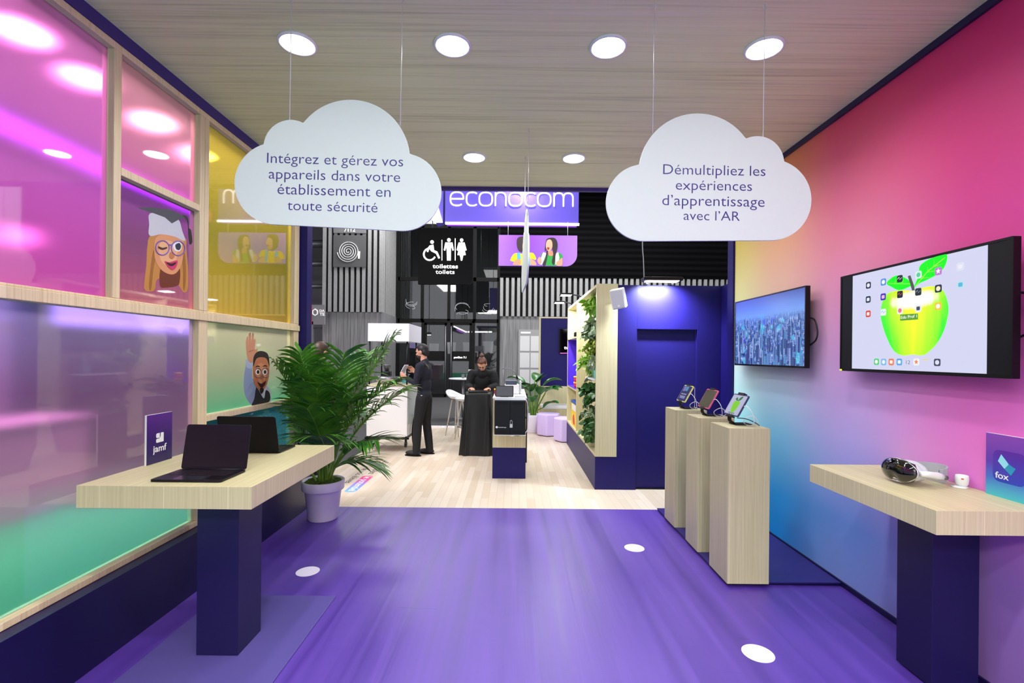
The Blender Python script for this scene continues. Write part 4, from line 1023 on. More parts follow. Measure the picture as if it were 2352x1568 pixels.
M_STREL = leafy('strelitzia_green', (30, 92, 36), (58, 128, 54), 0.3)
def paddle(leaf, stem, base, tip, L_, wdt, seed):
    rnd = random.Random(seed); base, tip = Vector(base), Vector(tip)
    mid = (base + tip) / 2 + Vector((0, 0, 0.12)) - (tip - base) * 0.12
    stem.tube(curve3([base, base.lerp(mid, 0.6), tip], 5), 0.012, 6)
    out = (tip - base); out.z = 0; out = out.normalized() if out.length > 1e-3 else Vector((1, 0, 0))
    side = out.cross(Vector((0, 0, 1))); n = 12; vs = []
    for k in range(n + 1):
        s = k / n; ang = 0.9 - 1.15 * s
        if k == 0: q = tip.copy()
        else: q = q + (out * math.cos(ang) + Vector((0, 0, math.sin(ang)))) * L_ / n
        ww = wdt * math.sin(PI * min(1, s * 0.93 + 0.05)) ** 0.7 if k < n else 0.0
        up = (Vector((0, 0, 1)) * math.cos(ang) - out * math.sin(ang))
        vs += [q - side * ww + up * ww * 0.35, q - side * ww * 0.5 + up * ww * 0.1, q, q + side * ww * 0.5 + up * ww * 0.1, q + side * ww + up * ww * 0.35]
    leaf.add(vs, [(k * 5 + j, k * 5 + j + 1, k * 5 + j + 6, k * 5 + j + 5) for k in range(n) for j in range(4)], 0, True)
SC = Vector((0.43, 9.98, 0))
t = thing('potted_plant', 'big-leaved bird of paradise plant in a white pot beside the lavender poufs', 'potted plant', SC)
obj('pot', MB().lathe([(0.001, 0), (0.15, 0), (0.155, 0.01), (0.2, 0.32), (0.2, 0.37), (0.17, 0.37), (0.165, 0.34), (0.001, 0.33)], SC, 32), M_POT, t)
obj('soil', MB().lathe([(0.001, 0.345), (0.168, 0.335), (0.168, 0.33), (0.001, 0.33)][::-1], SC, 24), mat('soil', (52, 42, 34), 0.95), t)
for i, (dx, dy, tz, L_, w_) in enumerate([(-0.12, -0.1, 1.0, 0.6, 0.15), (0.2, -0.15, 0.9, 0.6, 0.15), (0.3, 0.0, 1.12, 0.55, 0.13), (-0.25, 0.1, 1.15, 0.55, 0.13), (0.05, 0.1, 1.25, 0.5, 0.12), (0.32, -0.2, 0.62, 0.45, 0.12), (-0.05, -0.25, 0.75, 0.5, 0.14), (0.12, 0.2, 1.2, 0.5, 0.12), (-0.3, -0.05, 0.8, 0.45, 0.12), (0.18, -0.3, 0.95, 0.5, 0.16), (-0.1, -0.3, 1.0, 0.55, 0.16), (0.36, -0.05, 0.95, 0.5, 0.14)]):
    lf, st = MB(), MB(); paddle(lf, st, SC + Vector((dx * 0.15, dy * 0.15, 0.34)), SC + Vector((dx * 0.7, dy * 0.7, tz * 0.86)), L_ * 0.8, w_ * 1.05, i)
    f = obj('leaf', lf, M_STREL, t); obj('leaf_stem', st, M_PALMS, f)

# ================================================================== CABIN, SHELF UNIT, LOUNGE
CY, CX0, CX1, CH = 5.73, 0.995, 2.49, 2.45
DX0, DX1, DZ = 1.483, 2.205, 1.925
cb = MB()
cb.box(1.25, DX0, CY, CY + 0.06, 0, CH); cb.box(DX1, CX1, CY, CY + 0.06, 0, CH); cb.box(DX0, DX1, CY, CY + 0.06, DZ, CH)
cb.box(CX1, CX1 + 0.07, 5.2, CY + 0.06, 0, CH); cb.box(1.25, 1.30, CY + 0.06, 8.85, 0, CH)
struct('wall_cabin', cb, M_PURP, 0.001)
struct('trim_19', box1(1.488, 1.4905, CY - 0.0006, CY + 0.001, DZ, CH), M_PURPD)
struct('door_1', box1(DX0 + 0.004, DX1 - 0.004, CY + 0.06, CY + 0.1, 0.012, DZ), M_PURP)
struct('trim_20', box1(DX0, DX1, CY + 0.03, CY + 0.11, 0.0, 0.01), M_BLACKM)
# shelf unit
SX0, SX1, SY0, SY1 = CX0, 1.25, CY, 8.75
t = thing('shelf_unit', 'long oak framed shelf unit on a purple plinth, planted with greenery', 'shelf unit', (1.12, 7.2, 0))
obj('plinth_base', box1(SX0, SX1, SY0, SY1, 0, 0.395), M_PURP, t, 0.001)
obj('bottom_board', box1(SX0 - 0.001, SX1, SY0 + 0.02, SY1, 0.395, 0.425), M_OAK, t)
obj('top_board', box1(SX0, SX1, SY0 + 0.02, SY1, 2.425, 2.46), M_OAK, t)
obj('end_panel', box1(SX0 - 0.001, SX1 - 0.002, SY0 - 0.012, SY0 + 0.02, 0.396, 2.461), M_OAK, t, 0.001)
obj('end_panel', box1(SX0, SX1, SY1 - 0.03, SY1, 0.425, 2.425), M_OAK, t)
obj('divider', box1(SX0, SX1, 7.46, 7.50, 0.425, 2.425), M_OAK, t)
obj('back_panel', box1(1.225, 1.249, SY0 + 0.02, SY1, 0.425, 2.425), M_OAK, t)
cu = MB(); ZA, ZB = 1.88, 1.06
cu.box(SX0 + 0.005, SX1 - 0.03, 7.505, 7.52, ZB, ZA); cu.box(SX0 + 0.005, SX1 - 0.03, SY1 - 0.045, SY1 - 0.03, ZB, ZA); cu.box(1.215, 1.225, 7.52, SY1 - 0.045, ZB, ZA); cu.box(SX0 + 0.005, SX1 - 0.03, 7.52, SY1 - 0.045, ZB, ZB + 0.012)
obj('purple_cubby', cu, mat('cubby_purple', (86, 52, 200), 0.4), t)
for z in (ZA, ZB - 0.022): obj('shelf_board', box1(SX0, SX1 - 0.02, 7.5, SY1 - 0.03, z, z + 0.022), M_OAK, t)
obj('shelf_board', box1(SX0 + 0.03, SX1 - 0.02, 6.02, 6.75, 1.285, 1.305), M_WHITE, t)
scn = thing('wall_television', 'dark blank screen set among the greenery in the shelf unit', 'television', (1.19, 6.3, 1.8))
obj('housing', box1(1.16, 1.224, 5.83, 6.72, 1.62, 2.17), M_BLACK, scn, 0.003)
obj('screen', box1(1.157, 1.16, 5.845, 6.705, 1.635, 2.155), mat('dim_screen', (70, 92, 100), 0.12, coat=1.0), scn)
# greenery: clumps of leaves on the back panel
def clump(name, label, c, ext, n, ls, wd, m, seed, flow=None, fold=0.3):
    rnd = random.Random(seed); lf, st = MB(), MB(); c = Vector(c)
    root = c + Vector((0.06, 0, 0.0)); root.x = 1.222
    nb = max(6, n // 16); k = 0
    for b in range(nb):
        e = c + Vector((rnd.uniform(-1, 1) * ext[0], rnd.uniform(-1, 1) * ext[1], rnd.uniform(-1, 1) * ext[2]))
        r0 = root + Vector((0, rnd.uniform(-.6, .6) * ext[1], rnd.uniform(-.5, .6) * ext[2]))
        ctrl = (r0 + e) / 2 + Vector((-0.03, 0, 0.06))
        pts = [r0 * (1 - s) ** 2 + ctrl * 2 * s * (1 - s) + e * s * s for s in [q / 8 for q in range(9)]]
        st.tube(pts, 0.003, 5)
        for q in range(n // nb):
            s = 0.15 + 0.85 * rnd.random(); p = pts[min(8, int(s * 8))].lerp(pts[min(8, int(s * 8) + 1)], (s * 8) % 1)
            d = Vector((rnd.uniform(-1, 0.3), rnd.uniform(-1, 1), rnd.uniform(-0.9, 0.6))).normalized()
            w = d.cross(Vector((rnd.uniform(-1, 1), rnd.uniform(-1, 1), rnd.uniform(-1, 1)))).normalized(); u = w.cross(d)
            L_ = ls * rnd.uniform(0.6, 1.2); W2 = wd * rnd.uniform(0.8, 1.2)
            vs = []
            for f_, ww in ((0, 0.12), (0.3, 0.9), (0.6, 1.0), (0.85, 0.55), (1.0, 0.0)):
                o = p + d * L_ * f_ + Vector((0, 0, -1)) * L_ * 0.3 * f_ * f_
                vs += [o - w * W2 * ww + u * W2 * fold * ww, o, o + w * W2 * ww + u * W2 * fold * ww]
            lf.add(vs, [(a * 3 + j, a * 3 + j + 1, a * 3 + j + 4, a * 3 + j + 3) for a in range(4) for j in (0, 1)], 0, True)
    for mb in (lf, st):
        for p in mb.v:
            p.x = min(p.x, 1.222); p.y = min(max(p.y, 5.76), 7.45) if c.y < 7.45 else p.y; p.z = min(max(p.z, 0.43), 2.42)
    t = thing('shelf_plant', label, 'plant', (1.15, c.y, min(p.z for p in lf.v)), 'greenery on the shelf unit')
    f = obj('foliage', lf, m, t); f['kind'] = 'stuff'
    obj('stems', st, M_PALMS, t)
    return t
M_FERN = leafy('fern_lime', (86, 150, 34), (150, 196, 60)); M_EUC = leafy('eucalyptus_grey_green', (110, 136, 104), (166, 184, 146)); M_IVY = leafy('ivy_green', (34, 84, 36), (74, 124, 60)); M_YEL = leafy('yellow_green', (130, 160, 50), (186, 196, 90))
clump('a', 'lime fern hanging under the top board of the shelf unit', (1.08, 6.5, 2.3), (0.09, 0.32, 0.09), 150, 0.13, 0.024, M_FERN, 1)
clump('b', 'grey-green leafy plant left of the blank screen in the shelf unit', (1.1, 6.95, 2.0), (0.1, 0.26, 0.17), 200, 0.1, 0.032, M_EUC, 2)
clump('c', 'pale flowering spray at half height of the shelf unit, near the divider', (1.1, 7.02, 1.7), (0.1, 0.24, 0.16), 240, 0.08, 0.022, M_YEL, 3)
clump('d', 'feathery yellow-green plant below the blank screen in the shelf unit', (1.06, 6.75, 1.48), (0.12, 0.4, 0.11), 220, 0.12, 0.014, M_FERN, 4)
clump('e', 'grey-green bushy plant behind the turquoise pencil cup', (1.1, 6.4, 1.42), (0.09, 0.5, 0.15), 280, 0.09, 0.026, M_EUC, 5)
clump('f', 'dark ivy trailing under the small white shelf', (1.06, 6.45, 1.08), (0.12, 0.42, 0.16), 260, 0.1, 0.034, M_IVY, 6)
clump('g', 'pale small-leaved spray between the trailing plants of the shelf unit', (1.08, 6.6, 0.82), (0.12, 0.4, 0.1), 240, 0.07, 0.02, M_EUC, 7)
clump('h', 'dark leafy plant lowest in the shelf unit, above the bottom board', (1.06, 6.3, 0.66), (0.12, 0.38, 0.14), 260, 0.11, 0.038, M_IVY, 8)
# things on the shelves
c = Vector((1.1, 6.2, 1.306))
t = thing('pencil_cup', 'turquoise pencil cup on the small white shelf', 'cup', c)
obj('cup', MB().lathe([(0.001, 0), (0.05, 0), (0.06, 0.15), (0.056, 0.15), (0.047, 0.01), (0.001, 0.01)], c, 24), mat('cup_turquoise', (130, 206, 196), 0.4), t)
for i, col in enumerate([(214, 70, 60), (60, 90, 190), (230, 170, 60), (240, 240, 240), (120, 80, 60)]):
    a = i * 1.3; obj('pencil', MB().tube([c + Vector((0.02 * math.cos(a), 0.02 * math.sin(a), 0.012)), c + Vector((0.048 * math.cos(a), 0.048 * math.sin(a), 0.21 + 0.01 * i))], 0.006, 6), mat('pencil_%d' % i, col, 0.5), t)
def tub(name, c, label):
    t = thing('dough_tub', label, 'tub', c, 'small dough tubs on the shelf')
    obj('tub', MB().lathe([(0.001, 0), (0.052, 0), (0.056, 0.07), (0.001, 0.07)], c, 24), mat('tub_red', (206, 40, 70), 0.45), t)
    obj('lid', MB().lathe([(0.001, 0.07), (0.062, 0.07), (0.062, 0.092), (0.001, 0.094)], c, 24), mat('lid_yellow', (246, 196, 40), 0.45), t)
    return t
a = tub('t', Vector((1.06, 7.85, ZB + 0.013)), 'red tub with a yellow lid in the purple cubby, beneath another')
dup(a, (1.06, 7.85, ZB + 0.013 + 0.096), 'red tub with a yellow lid stacked on the other in the purple cubby')
t = thing('picture_box', 'yellow box with a blue top edge standing low in the shelf unit', 'box', (1.05, 7.9, 0.426))
obj('carton', box1(1.02, 1.10, 7.62, 8.3, 0.426, 0.84), mat('box_yellow', (246, 208, 30), 0.5), t, 0.003)
obj('top_band', box1(1.0185, 1.1015, 7.6185, 8.3015, 0.80, 0.842), mat('box_blue', (46, 90, 180), 0.5), t)
fr = Fr((1.0195, 7.95, 0.426), (0, -1, 0), (0, 0, 1)); fr2 = Fr((1.06, 7.6195, 0.426), (1, 0, 0), (0, 0, 1))
obj('white_panel', MB().prism(fr, rrect(-0.25, 0.25, 0.26, 0.36, 0.03), 0.0005, 0.0015), M_WHITE, t)
obj('red_print', MB().prism(fr, smooth_poly([(-0.1, 0.06), (-0.12, 0.14), (0, 0.2), (0.1, 0.14), (0.12, 0.05), (0.0, 0.03)], 3), 0.0005, 0.0015), mat('box_red', (214, 60, 40), 0.5), t)
obj('white_panel', MB().prism(fr2, rrect(-0.034, 0.034, 0.26, 0.36, 0.015), 0.0005, 0.0015), M_WHITE, t)
for k, (yy, lb) in enumerate([(7.75, 'tiny dark toy on the top cubby shelf, nearer the divider'), (8.05, 'tiny dark toy on the top cubby shelf, farther along')]):
    m = MB().ball((1.05, yy, ZA + 0.022 + 0.04), (0.03, 0.05, 0.04), seg=10, rings=8).ball((1.04, yy - 0.05, ZA + 0.09), 0.025, seg=10, rings=8)
    tag(obj('toy_figure', m, M_BLACKM), lb, 'toy')
# floodlight over the cabin door and arm lights over the shelves
t = thing('floodlight', 'slim black floodlight on top of the purple cabin, washing the wall', 'floodlight', (1.72, 5.66, CH))
obj('housing', box1(1.50, 1.95, 5.50, 5.66, CH + 0.025, CH + 0.065), M_BLACK, t, 0.006)
obj('diffuser', box1(1.54, 1.91, 5.52, 5.64, CH + 0.02, CH + 0.0255), M_LAMP, t)
obj('bracket', MB().box(1.56, 1.59, 5.64, 5.78, CH, CH + 0.05).box(1.86, 1.89, 5.64, 5.78, CH, CH + 0.05), M_BLACK, t)
lamp_area('flood_beam', (1.72, 5.53, CH + 0.012), 34, 0.36, 0.1, 'RECTANGLE', (R(25), 0, 0), (0.82, 0.88, 1), t, R(130))
ar = None
for (y, lb) in [(7.2, 'small arm light over the greenery, nearer of two on the shelf unit'), (8.25, 'small arm light over the cubbies, farther of two on the shelf unit')]:
    if ar is None:
        ar = thing('arm_light', lb, 'spotlight', (1.0, y, 2.461), 'arm lights on the shelf unit')
        obj('arm', MB().tube([(1.05, y, 2.47), (0.98, y, 2.50), (0.86, y, 2.52)], 0.01, 8).box(1.02, 1.1, y - 0.04, y + 0.04, 2.461, 2.475), M_BLACK, ar)
        obj('head', box1(0.70, 0.88, y - 0.09, y + 0.09, 2.505, 2.53), M_BLACK, ar, 0.006)
        obj('diffuser', box1(0.715, 0.865, y - 0.075, y + 0.075, 2.499, 2.506), M_LAMP, ar)
        lamp_area('arm_beam', (0.79, y, 2.49), 14, 0.14, rot=(0, R(-25), 0), parent=ar)
    else: dup(ar, (1.0, y, 2.461), lb)
# loudspeaker
sp = Vector((1.225, 5.58, 2.27))
t = thing('wall_loudspeaker', 'white loudspeaker tilted down on a bracket beside the shelf unit', 'loudspeaker', sp)
M = Matrix.Translation(sp) @ Matrix.Rotation(R(-24), 4, 'Z') @ Matrix.Rotation(R(-8), 4, 'Y') @ Matrix.Rotation(R(14), 4, 'X')
obj('cabinet', MB().box(-0.078, 0.078, -0.07, 0.07, -0.115, 0.115, M=M), M_WHITE, t, 0.014, 3)
obj('grille', MB().box(-0.068, 0.068, -0.076, -0.068, -0.105, 0.105, M=M), mat('grille_grey', (196, 200, 206), 0.7), t, 0.006)
obj('badge', MB().box(-0.01, 0.014, -0.0785, -0.0755, -0.088, -0.066, M=M), M_WHITE, t)
obj('bracket', MB().tube([sp + Vector((0.03, 0.05, 0.03)), sp + Vector((0.075, 0.1, 0.03)), sp + Vector((0.075, 0.155, 0.03))], 0.012, 8).box(sp.x + 0.045, sp.x + 0.105, CY - 0.012, CY + 0.001, sp.z - 0.03, sp.z + 0.09), M_WHITE, t)

# lounge end wall with bench, screen and poufs
LY_ = 10.6
struct('wall_lounge', MB().box(0.61, 4.2, LY_, LY_ + 0.06, 0.92, 2.42), M_PURP)
wf = MB().box(0.575, 0.612, LY_ - 0.012, LY_ + 0.07, 0.0, 2.45).box(0.612, 4.2, LY_ - 0.012, LY_ + 0.07, 2.42, 2.45).box(0.612, 4.2, LY_ - 0.005, LY_ + 0.06, 0, 0.92)
struct('trim_21', wf, M_OAK)
t = thing('bench', 'low oak bench with a white seat along the lounge end wall', 'bench', (2.3, 10.38, 0))
obj('box', box1(0.62, 4.1, 10.19, LY_ - 0.013, 0, 0.46), M_OAK, t); obj('seat', box1(0.61, 4.1, 10.17, LY_ - 0.013, 0.46, 0.54), M_WHITE, t, 0.02)
t = thing('wall_television', 'black lounge television on the purple end wall, half hidden by the shelf unit', 'television', (1.55, LY_, 1.6))
obj('housing', box1(1.02, 2.1, LY_ - 0.06, LY_, 1.64, 2.19), M_BLACK, t, 0.004); obj('screen', box1(1.03, 2.09, LY_ - 0.062, LY_ - 0.06, 1.66, 2.18), M_SCREEN, t)
fr = Fr((1.0, LY_ - 0.063, 1.6), (1, 0, 0), (0, 0, 1))
obj('lettering', text_mb(fr, 'tv', 0.17, 0.14, height=0.07, n0=0, depth=0.001, off=0.01), M_SIGNW, t)
obj('light_bar', MB().prism(fr, [(0.04, 0.045), (0.5, 0.05), (0.5, 0.062), (0.04, 0.057)], 0.0, 0.01), mat('bar_magenta', (226, 90, 220), 0.5, emit=1.0), t)
M_POUF = mat('pouf_lavender', (206, 186, 236), 0.75, noise=0.03, nscale=30)
pf = None
for x, y, a, lb in [(0.73, 9.62, 0.3, 'lavender hexagonal pouf beside the bird of paradise plant'), (1.02, 8.98, 0.0, 'lavender hexagonal pouf half hidden behind the shelf unit'), (-0.42, 9.5, 0.5, 'lavender hexagonal pouf behind the white counter')]:
    if pf is None:
        pf = thing('pouf', lb, 'pouf', (x, y, 0), 'lavender poufs')
        obj('cushion', MB().prism(Fr((x, y, 0), (1, 0, 0), (0, 1, 0)), disc(0, 0, 0.25, n=6), 0.012, 0.44), M_POUF, pf, 0.03, 4)
        obj('foot', MB().prism(Fr((x, y, 0), (1, 0, 0), (0, 1, 0)), disc(0, 0, 0.21, n=6), 0.0, 0.014), M_BLACKM, pf)
        pf.rotation_euler = (0, 0, a)
    else: dup(pf, (x, y, 0), lb, a)

# counter with charging locker
t = thing('welcome_counter', 'white topped counter with oak and purple end, in the middle of the lounge floor', 'counter', (-0.04, 6.85, 0))
KX0, KX1, KY0, KY1 = -0.252, 0.178, 6.2, 7.75
obj('purple_base', box1(KX0, KX1, KY0, KY0 + 0.3, 0, 0.40), M_PURP, t, 0.001)
obj('oak_body', box1(KX0, KX1, KY0, KY0 + 0.3, 0.40, 1.03), M_OAK, t, 0.001)
obj('worktop', box1(KX0 - 0.005, KX1 + 0.01, KY0, KY1, 1.03, 1.05), M_WHITE, t, 0.002)
obj('side_panel', box1(KX0 + 0.06, KX1 - 0.03, KY0 + 0.3, KY1 - 0.1, 0.02, 1.03), M_WHITE, t)
obj('leg', box1(KX1 - 0.01, KX1 + 0.045, KY1 - 0.62, KY1 - 0.57, 0, 1.03), M_BLACK, t)
LZ = 0.60
t = thing('charging_locker', 'black two-door charging locker with a grey padlock, fixed on the counter end', 'locker', (-0.035, 6.08, LZ))
lk0, lk1 = -0.222, 0.165
obj('cabinet', box1(lk0, lk1, 5.96, 6.199, LZ + 0.008, 1.035), M_BLACK, t, 0.004)
obj('shelf_plate', box1(lk0 - 0.004, lk1 + 0.006, 5.95, 6.199, LZ, LZ + 0.008), M_WHITE, t)
obj('top_plate', box1(lk0, lk1, 5.97, 6.199, 1.035, 1.041), mat('locker_top_grey', (172, 178, 190), 0.4), t)
for a, b in ((lk0 + 0.002, -0.0295), (-0.0275, lk1 - 0.002)):
    d = obj('door', box1(a, b, 5.945, 5.96, LZ + 0.012, 1.031), mat('locker_door_black', (7, 11, 12), 0.35, spec=0.3), t, 0.002)
    v = MB()
    for zz in (LZ + 0.03, 0.985):
        for i in range(4): v.box(a + 0.03, b - 0.03, 5.9435, 5.9455, zz + i * 0.009, zz + i * 0.009 + 0.004)
    obj('vent', v, M_BLACKM, d)
pl = MB().box(-0.03, 0.005, 5.925, 5.944, 0.70, 0.745); obj('padlock', pl, mat('padlock_grey', (196, 198, 200), 0.4), t, 0.004)
obj('shackle', MB().tube([(-0.025, 5.935, 0.74), (-0.025, 5.935, 0.775), (-0.018, 5.935, 0.788), (-0.0125, 5.935, 0.79), (-0.007, 5.935, 0.788), (0.0, 5.935, 0.775), (0.0, 5.935, 0.74)], 0.004, 8), M_STEEL, t)
fr = Fr((lk0, 5.9445, LZ), (1, 0, 0), (0, 0, 1))
e = MB().prism(fr, disc(0.03, 0.103, 0.014, n=24), 0.0004, 0.0012)
obj('emblem', e, M_WHITE, t)
obj('lettering', text_mb(fr, 'lockncharge', 0.048, 0.096, width=0.1, align='L', n0=0.0004, depth=0.0006, off=0.01), M_WHITE, t)
obj('power_cable', MB().tube(curve3([(lk1 - 0.02, 6.1, 1.045), (lk1 + 0.015, 6.05, 1.02), (lk1 + 0.03, 6.05, 0.9), (lk1 + 0.03, 6.05, 0.68), (lk1 + 0.005, 6.0, LZ + 0.03)]), 0.005, 8), M_CABLEW, t)
obj('power_cable', MB().tube(curve3([(0.0, 6.17, LZ - 0.01), (0.02, 6.15, LZ - 0.025), (0.08, 6.12, LZ - 0.03), (0.15, 6.12, LZ + 0.0), (lk1 + 0.012, 6.08, LZ + 0.06), (lk1 + 0.02, 6.08, LZ + 0.16), (lk1 + 0.0, 6.1, LZ + 0.22)]), 0.005, 8), M_CABLEB, t)
obj('plug', MB().lathe([(0.001, 0), (0.03, 0), (0.03, 0.03), (0.001, 0.03)], (-0.0, 6.2, LZ - 0.02), 20, M=Matrix.Rotation(R(90), 3, 'X')), M_WHITE, t)
# on the counter
KT = 1.0505
t = thing('display_tablet', 'black tablet propped upright on the counter above the charging locker', 'tablet', (-0.1, 6.25, KT))
fr = Fr((-0.105, 6.24, KT + 0.004), (1, 0, 0), (0, 0.12, 1))
obj('case', MB().prism(fr, rrect(-0.118, 0.118, 0, 0.145, 0.01), -0.01, 0), M_BLACK, t, 0.002)
obj('screen', MB().prism(fr, rrect(-0.108, 0.108, 0.01, 0.135, 0.004), 0.0, 0.001), mat('tablet_night', (20, 20, 40), 0.08, coat=1.0), t)
obj('stand', MB().prism(Fr((-0.105, 6.25, KT), (0, 1, 0), (0, 0, 1)), [(0.0, 0.0), (0.1, 0.0), (0.02, 0.1)], -0.05, 0.05), M_BLACK, t)
t = thing('keyboard_tray', 'thin silver keyboard lying on the counter before the black tablet', 'keyboard', (0.08, 6.4, KT))
kb = obj('tray', box1(0.03, 0.165, 6.24, 6.55, KT, KT + 0.012), mat('tray_silver', (196, 200, 210), 0.4), t, 0.003)
km = MB()
for i in range(5):
    for j in range(10): km.box(0.04 + i * 0.024, 0.06 + i * 0.024, 6.255 + j * 0.028, 6.278 + j * 0.028, KT + 0.012, KT + 0.015)
obj('keys', km, M_WHITE, t)
t = thing('label_printer', 'white desktop printer with a dark lid at the middle of the counter', 'printer', (-0.01, 6.8, KT))
obj('body', box1(-0.12, 0.10, 6.72, 7.02, KT, KT + 0.13), M_WHITE, t, 0.015, 3); obj('lid', MB().box(-0.10, 0.06, 6.74, 7.0, KT + 0.125, KT + 0.19), mat('printer_slate', (70, 78, 98), 0.4), t, 0.01); obj('side_cover', box1(0.10, 0.125, 6.74, 7.0, KT + 0.01, KT + 0.18), mat('printer_light', (210, 214, 220), 0.4), t, 0.006)
a = dup(bpy.data.objects['dough_tub'], (-0.19, 6.52, KT), 'red tub with a yellow lid on the counter beside the black tablet')
t = thing('paper_stack', 'low stack of white leaflets at the far end of the counter', 'paper', (0.1, 7.3, KT))
for i in range(3): obj('sheet', box1(0.02 + 0.004 * i, 0.16 + 0.003 * i, 7.2, 7.42, KT + i * 0.006, KT + 0.005 + i * 0.006), M_WHITE, t)
t = thing('document_camera', 'thin jointed grey arm of a document camera standing on the counter', 'document camera', (-0.1, 6.62, KT))
obj('foot', MB().lathe([(0.001, 0), (0.05, 0), (0.045, 0.012), (0.001, 0.014)], (-0.10, 6.62, KT), 24), M_BLACK, t)
obj('arm', MB().tube([(-0.10, 6.62, KT + 0.01), (-0.135, 6.62, KT + 0.36)], 0.006, 8).tube(curve3([(-0.135, 6.62, KT + 0.36), (-0.06, 6.62, KT + 0.36), (0.02, 6.62, KT + 0.32), (0.055, 6.62, KT + 0.25)]), 0.006, 8), M_GREYM, t)
obj('joint', MB().ball((-0.135, 6.62, KT + 0.36), 0.011, seg=10, rings=8), M_GREYM, t)
obj('camera_head', MB().tube([(0.055, 6.62, KT + 0.265), (0.065, 6.62, KT + 0.215)], 0.014, 10), M_BLACK, t)

# draped table
t = thing('draped_table', 'tall stand draped to the floor in a black cloth', 'table', (-0.52, 7.8, 0))
dx, dy, dz, hw, hd = -0.555, 7.83, 0.985, 0.205, 0.22
obj('stand', box1(dx - hw + 0.02, dx + hw - 0.02, dy - hd + 0.02, dy + hd - 0.02, 0.0, dz - 0.006), M_BLACKM, t)
cm = MB(); ns, nr = 96, 26; vs = []
for r_ in range(nr + 1):
    s = r_ / nr
    for k in range(ns):
        a = 2 * PI * k / ns; ca, sa = math.cos(a), math.sin(a)
        e = 0.22 + 0.2 * s
        x = hw * (abs(ca) ** e) * (1 if ca >= 0 else -1); y = hd * (abs(sa) ** e) * (1 if sa >= 0 else -1)
        fl_ = (0.26 * s + 0.12 * s * s) + (0.08 * math.sin(9 * a + 0.7) + 0.05 * math.sin(17 * a + 2 * s) + 0.02 * math.sin(29 * a)) * min(1, s * 2.2)
        z = dz * (1 - s) + 0.006
        if r_ == 0: z = dz + 0.004
        vs.append((dx + x * (1.02 + fl_), dy + y * (1.02 + fl_ * 0.8), z))
fs = [(r_ * ns + k, r_ * ns + (k + 1) % ns, (r_ + 1) * ns + (k + 1) % ns, (r_ + 1) * ns + k) for r_ in range(nr) for k in range(ns)]
fs = [f[::-1] for f in fs]; fs.append(tuple(range(ns)))
cm.add(vs, fs, 0, True)
obj('cloth', cm, mat('black_cloth', (9, 9, 10), 0.4, noise=0.2, nscale=14), t)
obj('box_on_top', box1(dx - 0.15, dx + 0.16, dy - 0.18, dy + 0.1, dz + 0.005, dz + 0.03), M_BLACK, t, 0.004)

# bar stools
def stool(c, rz, label):
    c = Vector(c); t = thing('bar_stool', label, 'stool', c, 'white bar stools')
    sh = MB(); vs = []; n, m = 28, 8
    for j in range(m + 1):
        rr = j / m
        for k in range(n):
            a = 2 * PI * k / n
            back = max(0, math.cos(a)) ** 1.5
            vs.append(c + Vector((0.23 * rr * math.cos(a), 0.215 * rr * math.sin(a), 0.72 + 0.05 * rr ** 3 + back * 0.12 * rr ** 4)))
    fs = [(j * n + k, j * n + (k + 1) % n, (j + 1) * n + (k + 1) % n, (j + 1) * n + k) for j in range(m) for k in range(n)]
    sh.add(vs, fs, 0, True); s = obj('seat', sh, M_WHITE, t); q = s.modifiers.new('solid', 'SOLIDIFY'); q.thickness = 0.02
    for a in (45, 135, 225, 315):
        p = c + Vector((0.1 * math.cos(R(a)), 0.1 * math.sin(R(a)), 0.705)); e = c + Vector((0.22 * math.cos(R(a)), 0.22 * math.sin(R(a)), 0.0))
        obj('leg', MB().tube([p, e], [0.014, 0.011], 10), mat('stool_leg_pale', (206, 200, 190), 0.5), t)
    obj('footrest', MB().tube([c + Vector((0.183 * math.cos(R(a)), 0.183 * math.sin(R(a)), 0.24)) for a in (45, 135, 225, 315)], 0.008, 8, closed=True), M_GREYM, t)
    t.rotation_euler = (0, 0, rz); return t
a = stool((-1.10, 9.5, 0), R(150), 'white shell bar stool between the man and the draped stand')
dup(a, (-0.86, 9.0, 0), 'white shell bar stool half hidden behind the draped stand', R(40))

# floor lettering
fr = Fr((-1.9, 6.0, 0.0), (0, -1, 0), (1, 0, 0))
t = thing('floor_lettering', 'floor sticker with a pink to blue pill and black words on the pale floor', 'floor sticker', (-1.9, 6.0, 0))
k = NT('pill_gradient'); pp = k.pos(); v = k.math('DIVIDE', k.math('SUBTRACT', pp[1], 5.5), 0.78, clamp=True)
k.l(k.ramp(v, [(0, srgb(90, 170, 240)), (0.45, srgb(130, 130, 220)), (0.75, srgb(220, 60, 150)), (1, srgb(230, 40, 110))]), k.b.inputs['Base Color'])
obj('pill', MB().prism(fr, rrect(-0.27, 0.47, -0.045, 0.095, 0.05), 0.0005, 0.0012), k.m, t)
obj('lettering', text_mb(fr, 'le potentiel', 0.1, -0.005, width=0.66, n0=0.0014, depth=0.0004, off=0.01), M_WHITE, t)
obj('lettering', text_mb(fr, 'D\u00e9multipliez', -0.72, -0.01, width=0.72, n0=0.0006, depth=0.0004), mat('floor_ink', (60, 58, 70), 0.6), t)
obj('lettering', text_mb(fr, 'de vos \u00e9l\u00e8ves', -0.3, -0.17, width=0.78, n0=0.0006, depth=0.0004), mat('floor_ink'), t)
t = thing('floor_lettering', 'thin line of pinkish lettering along the far edge of the pale floor', 'floor sticker', (-1.2, 10.62, 0))
fr = Fr((-1.15, 10.55, 0), (1, 0, 0), (0, 1, 0))
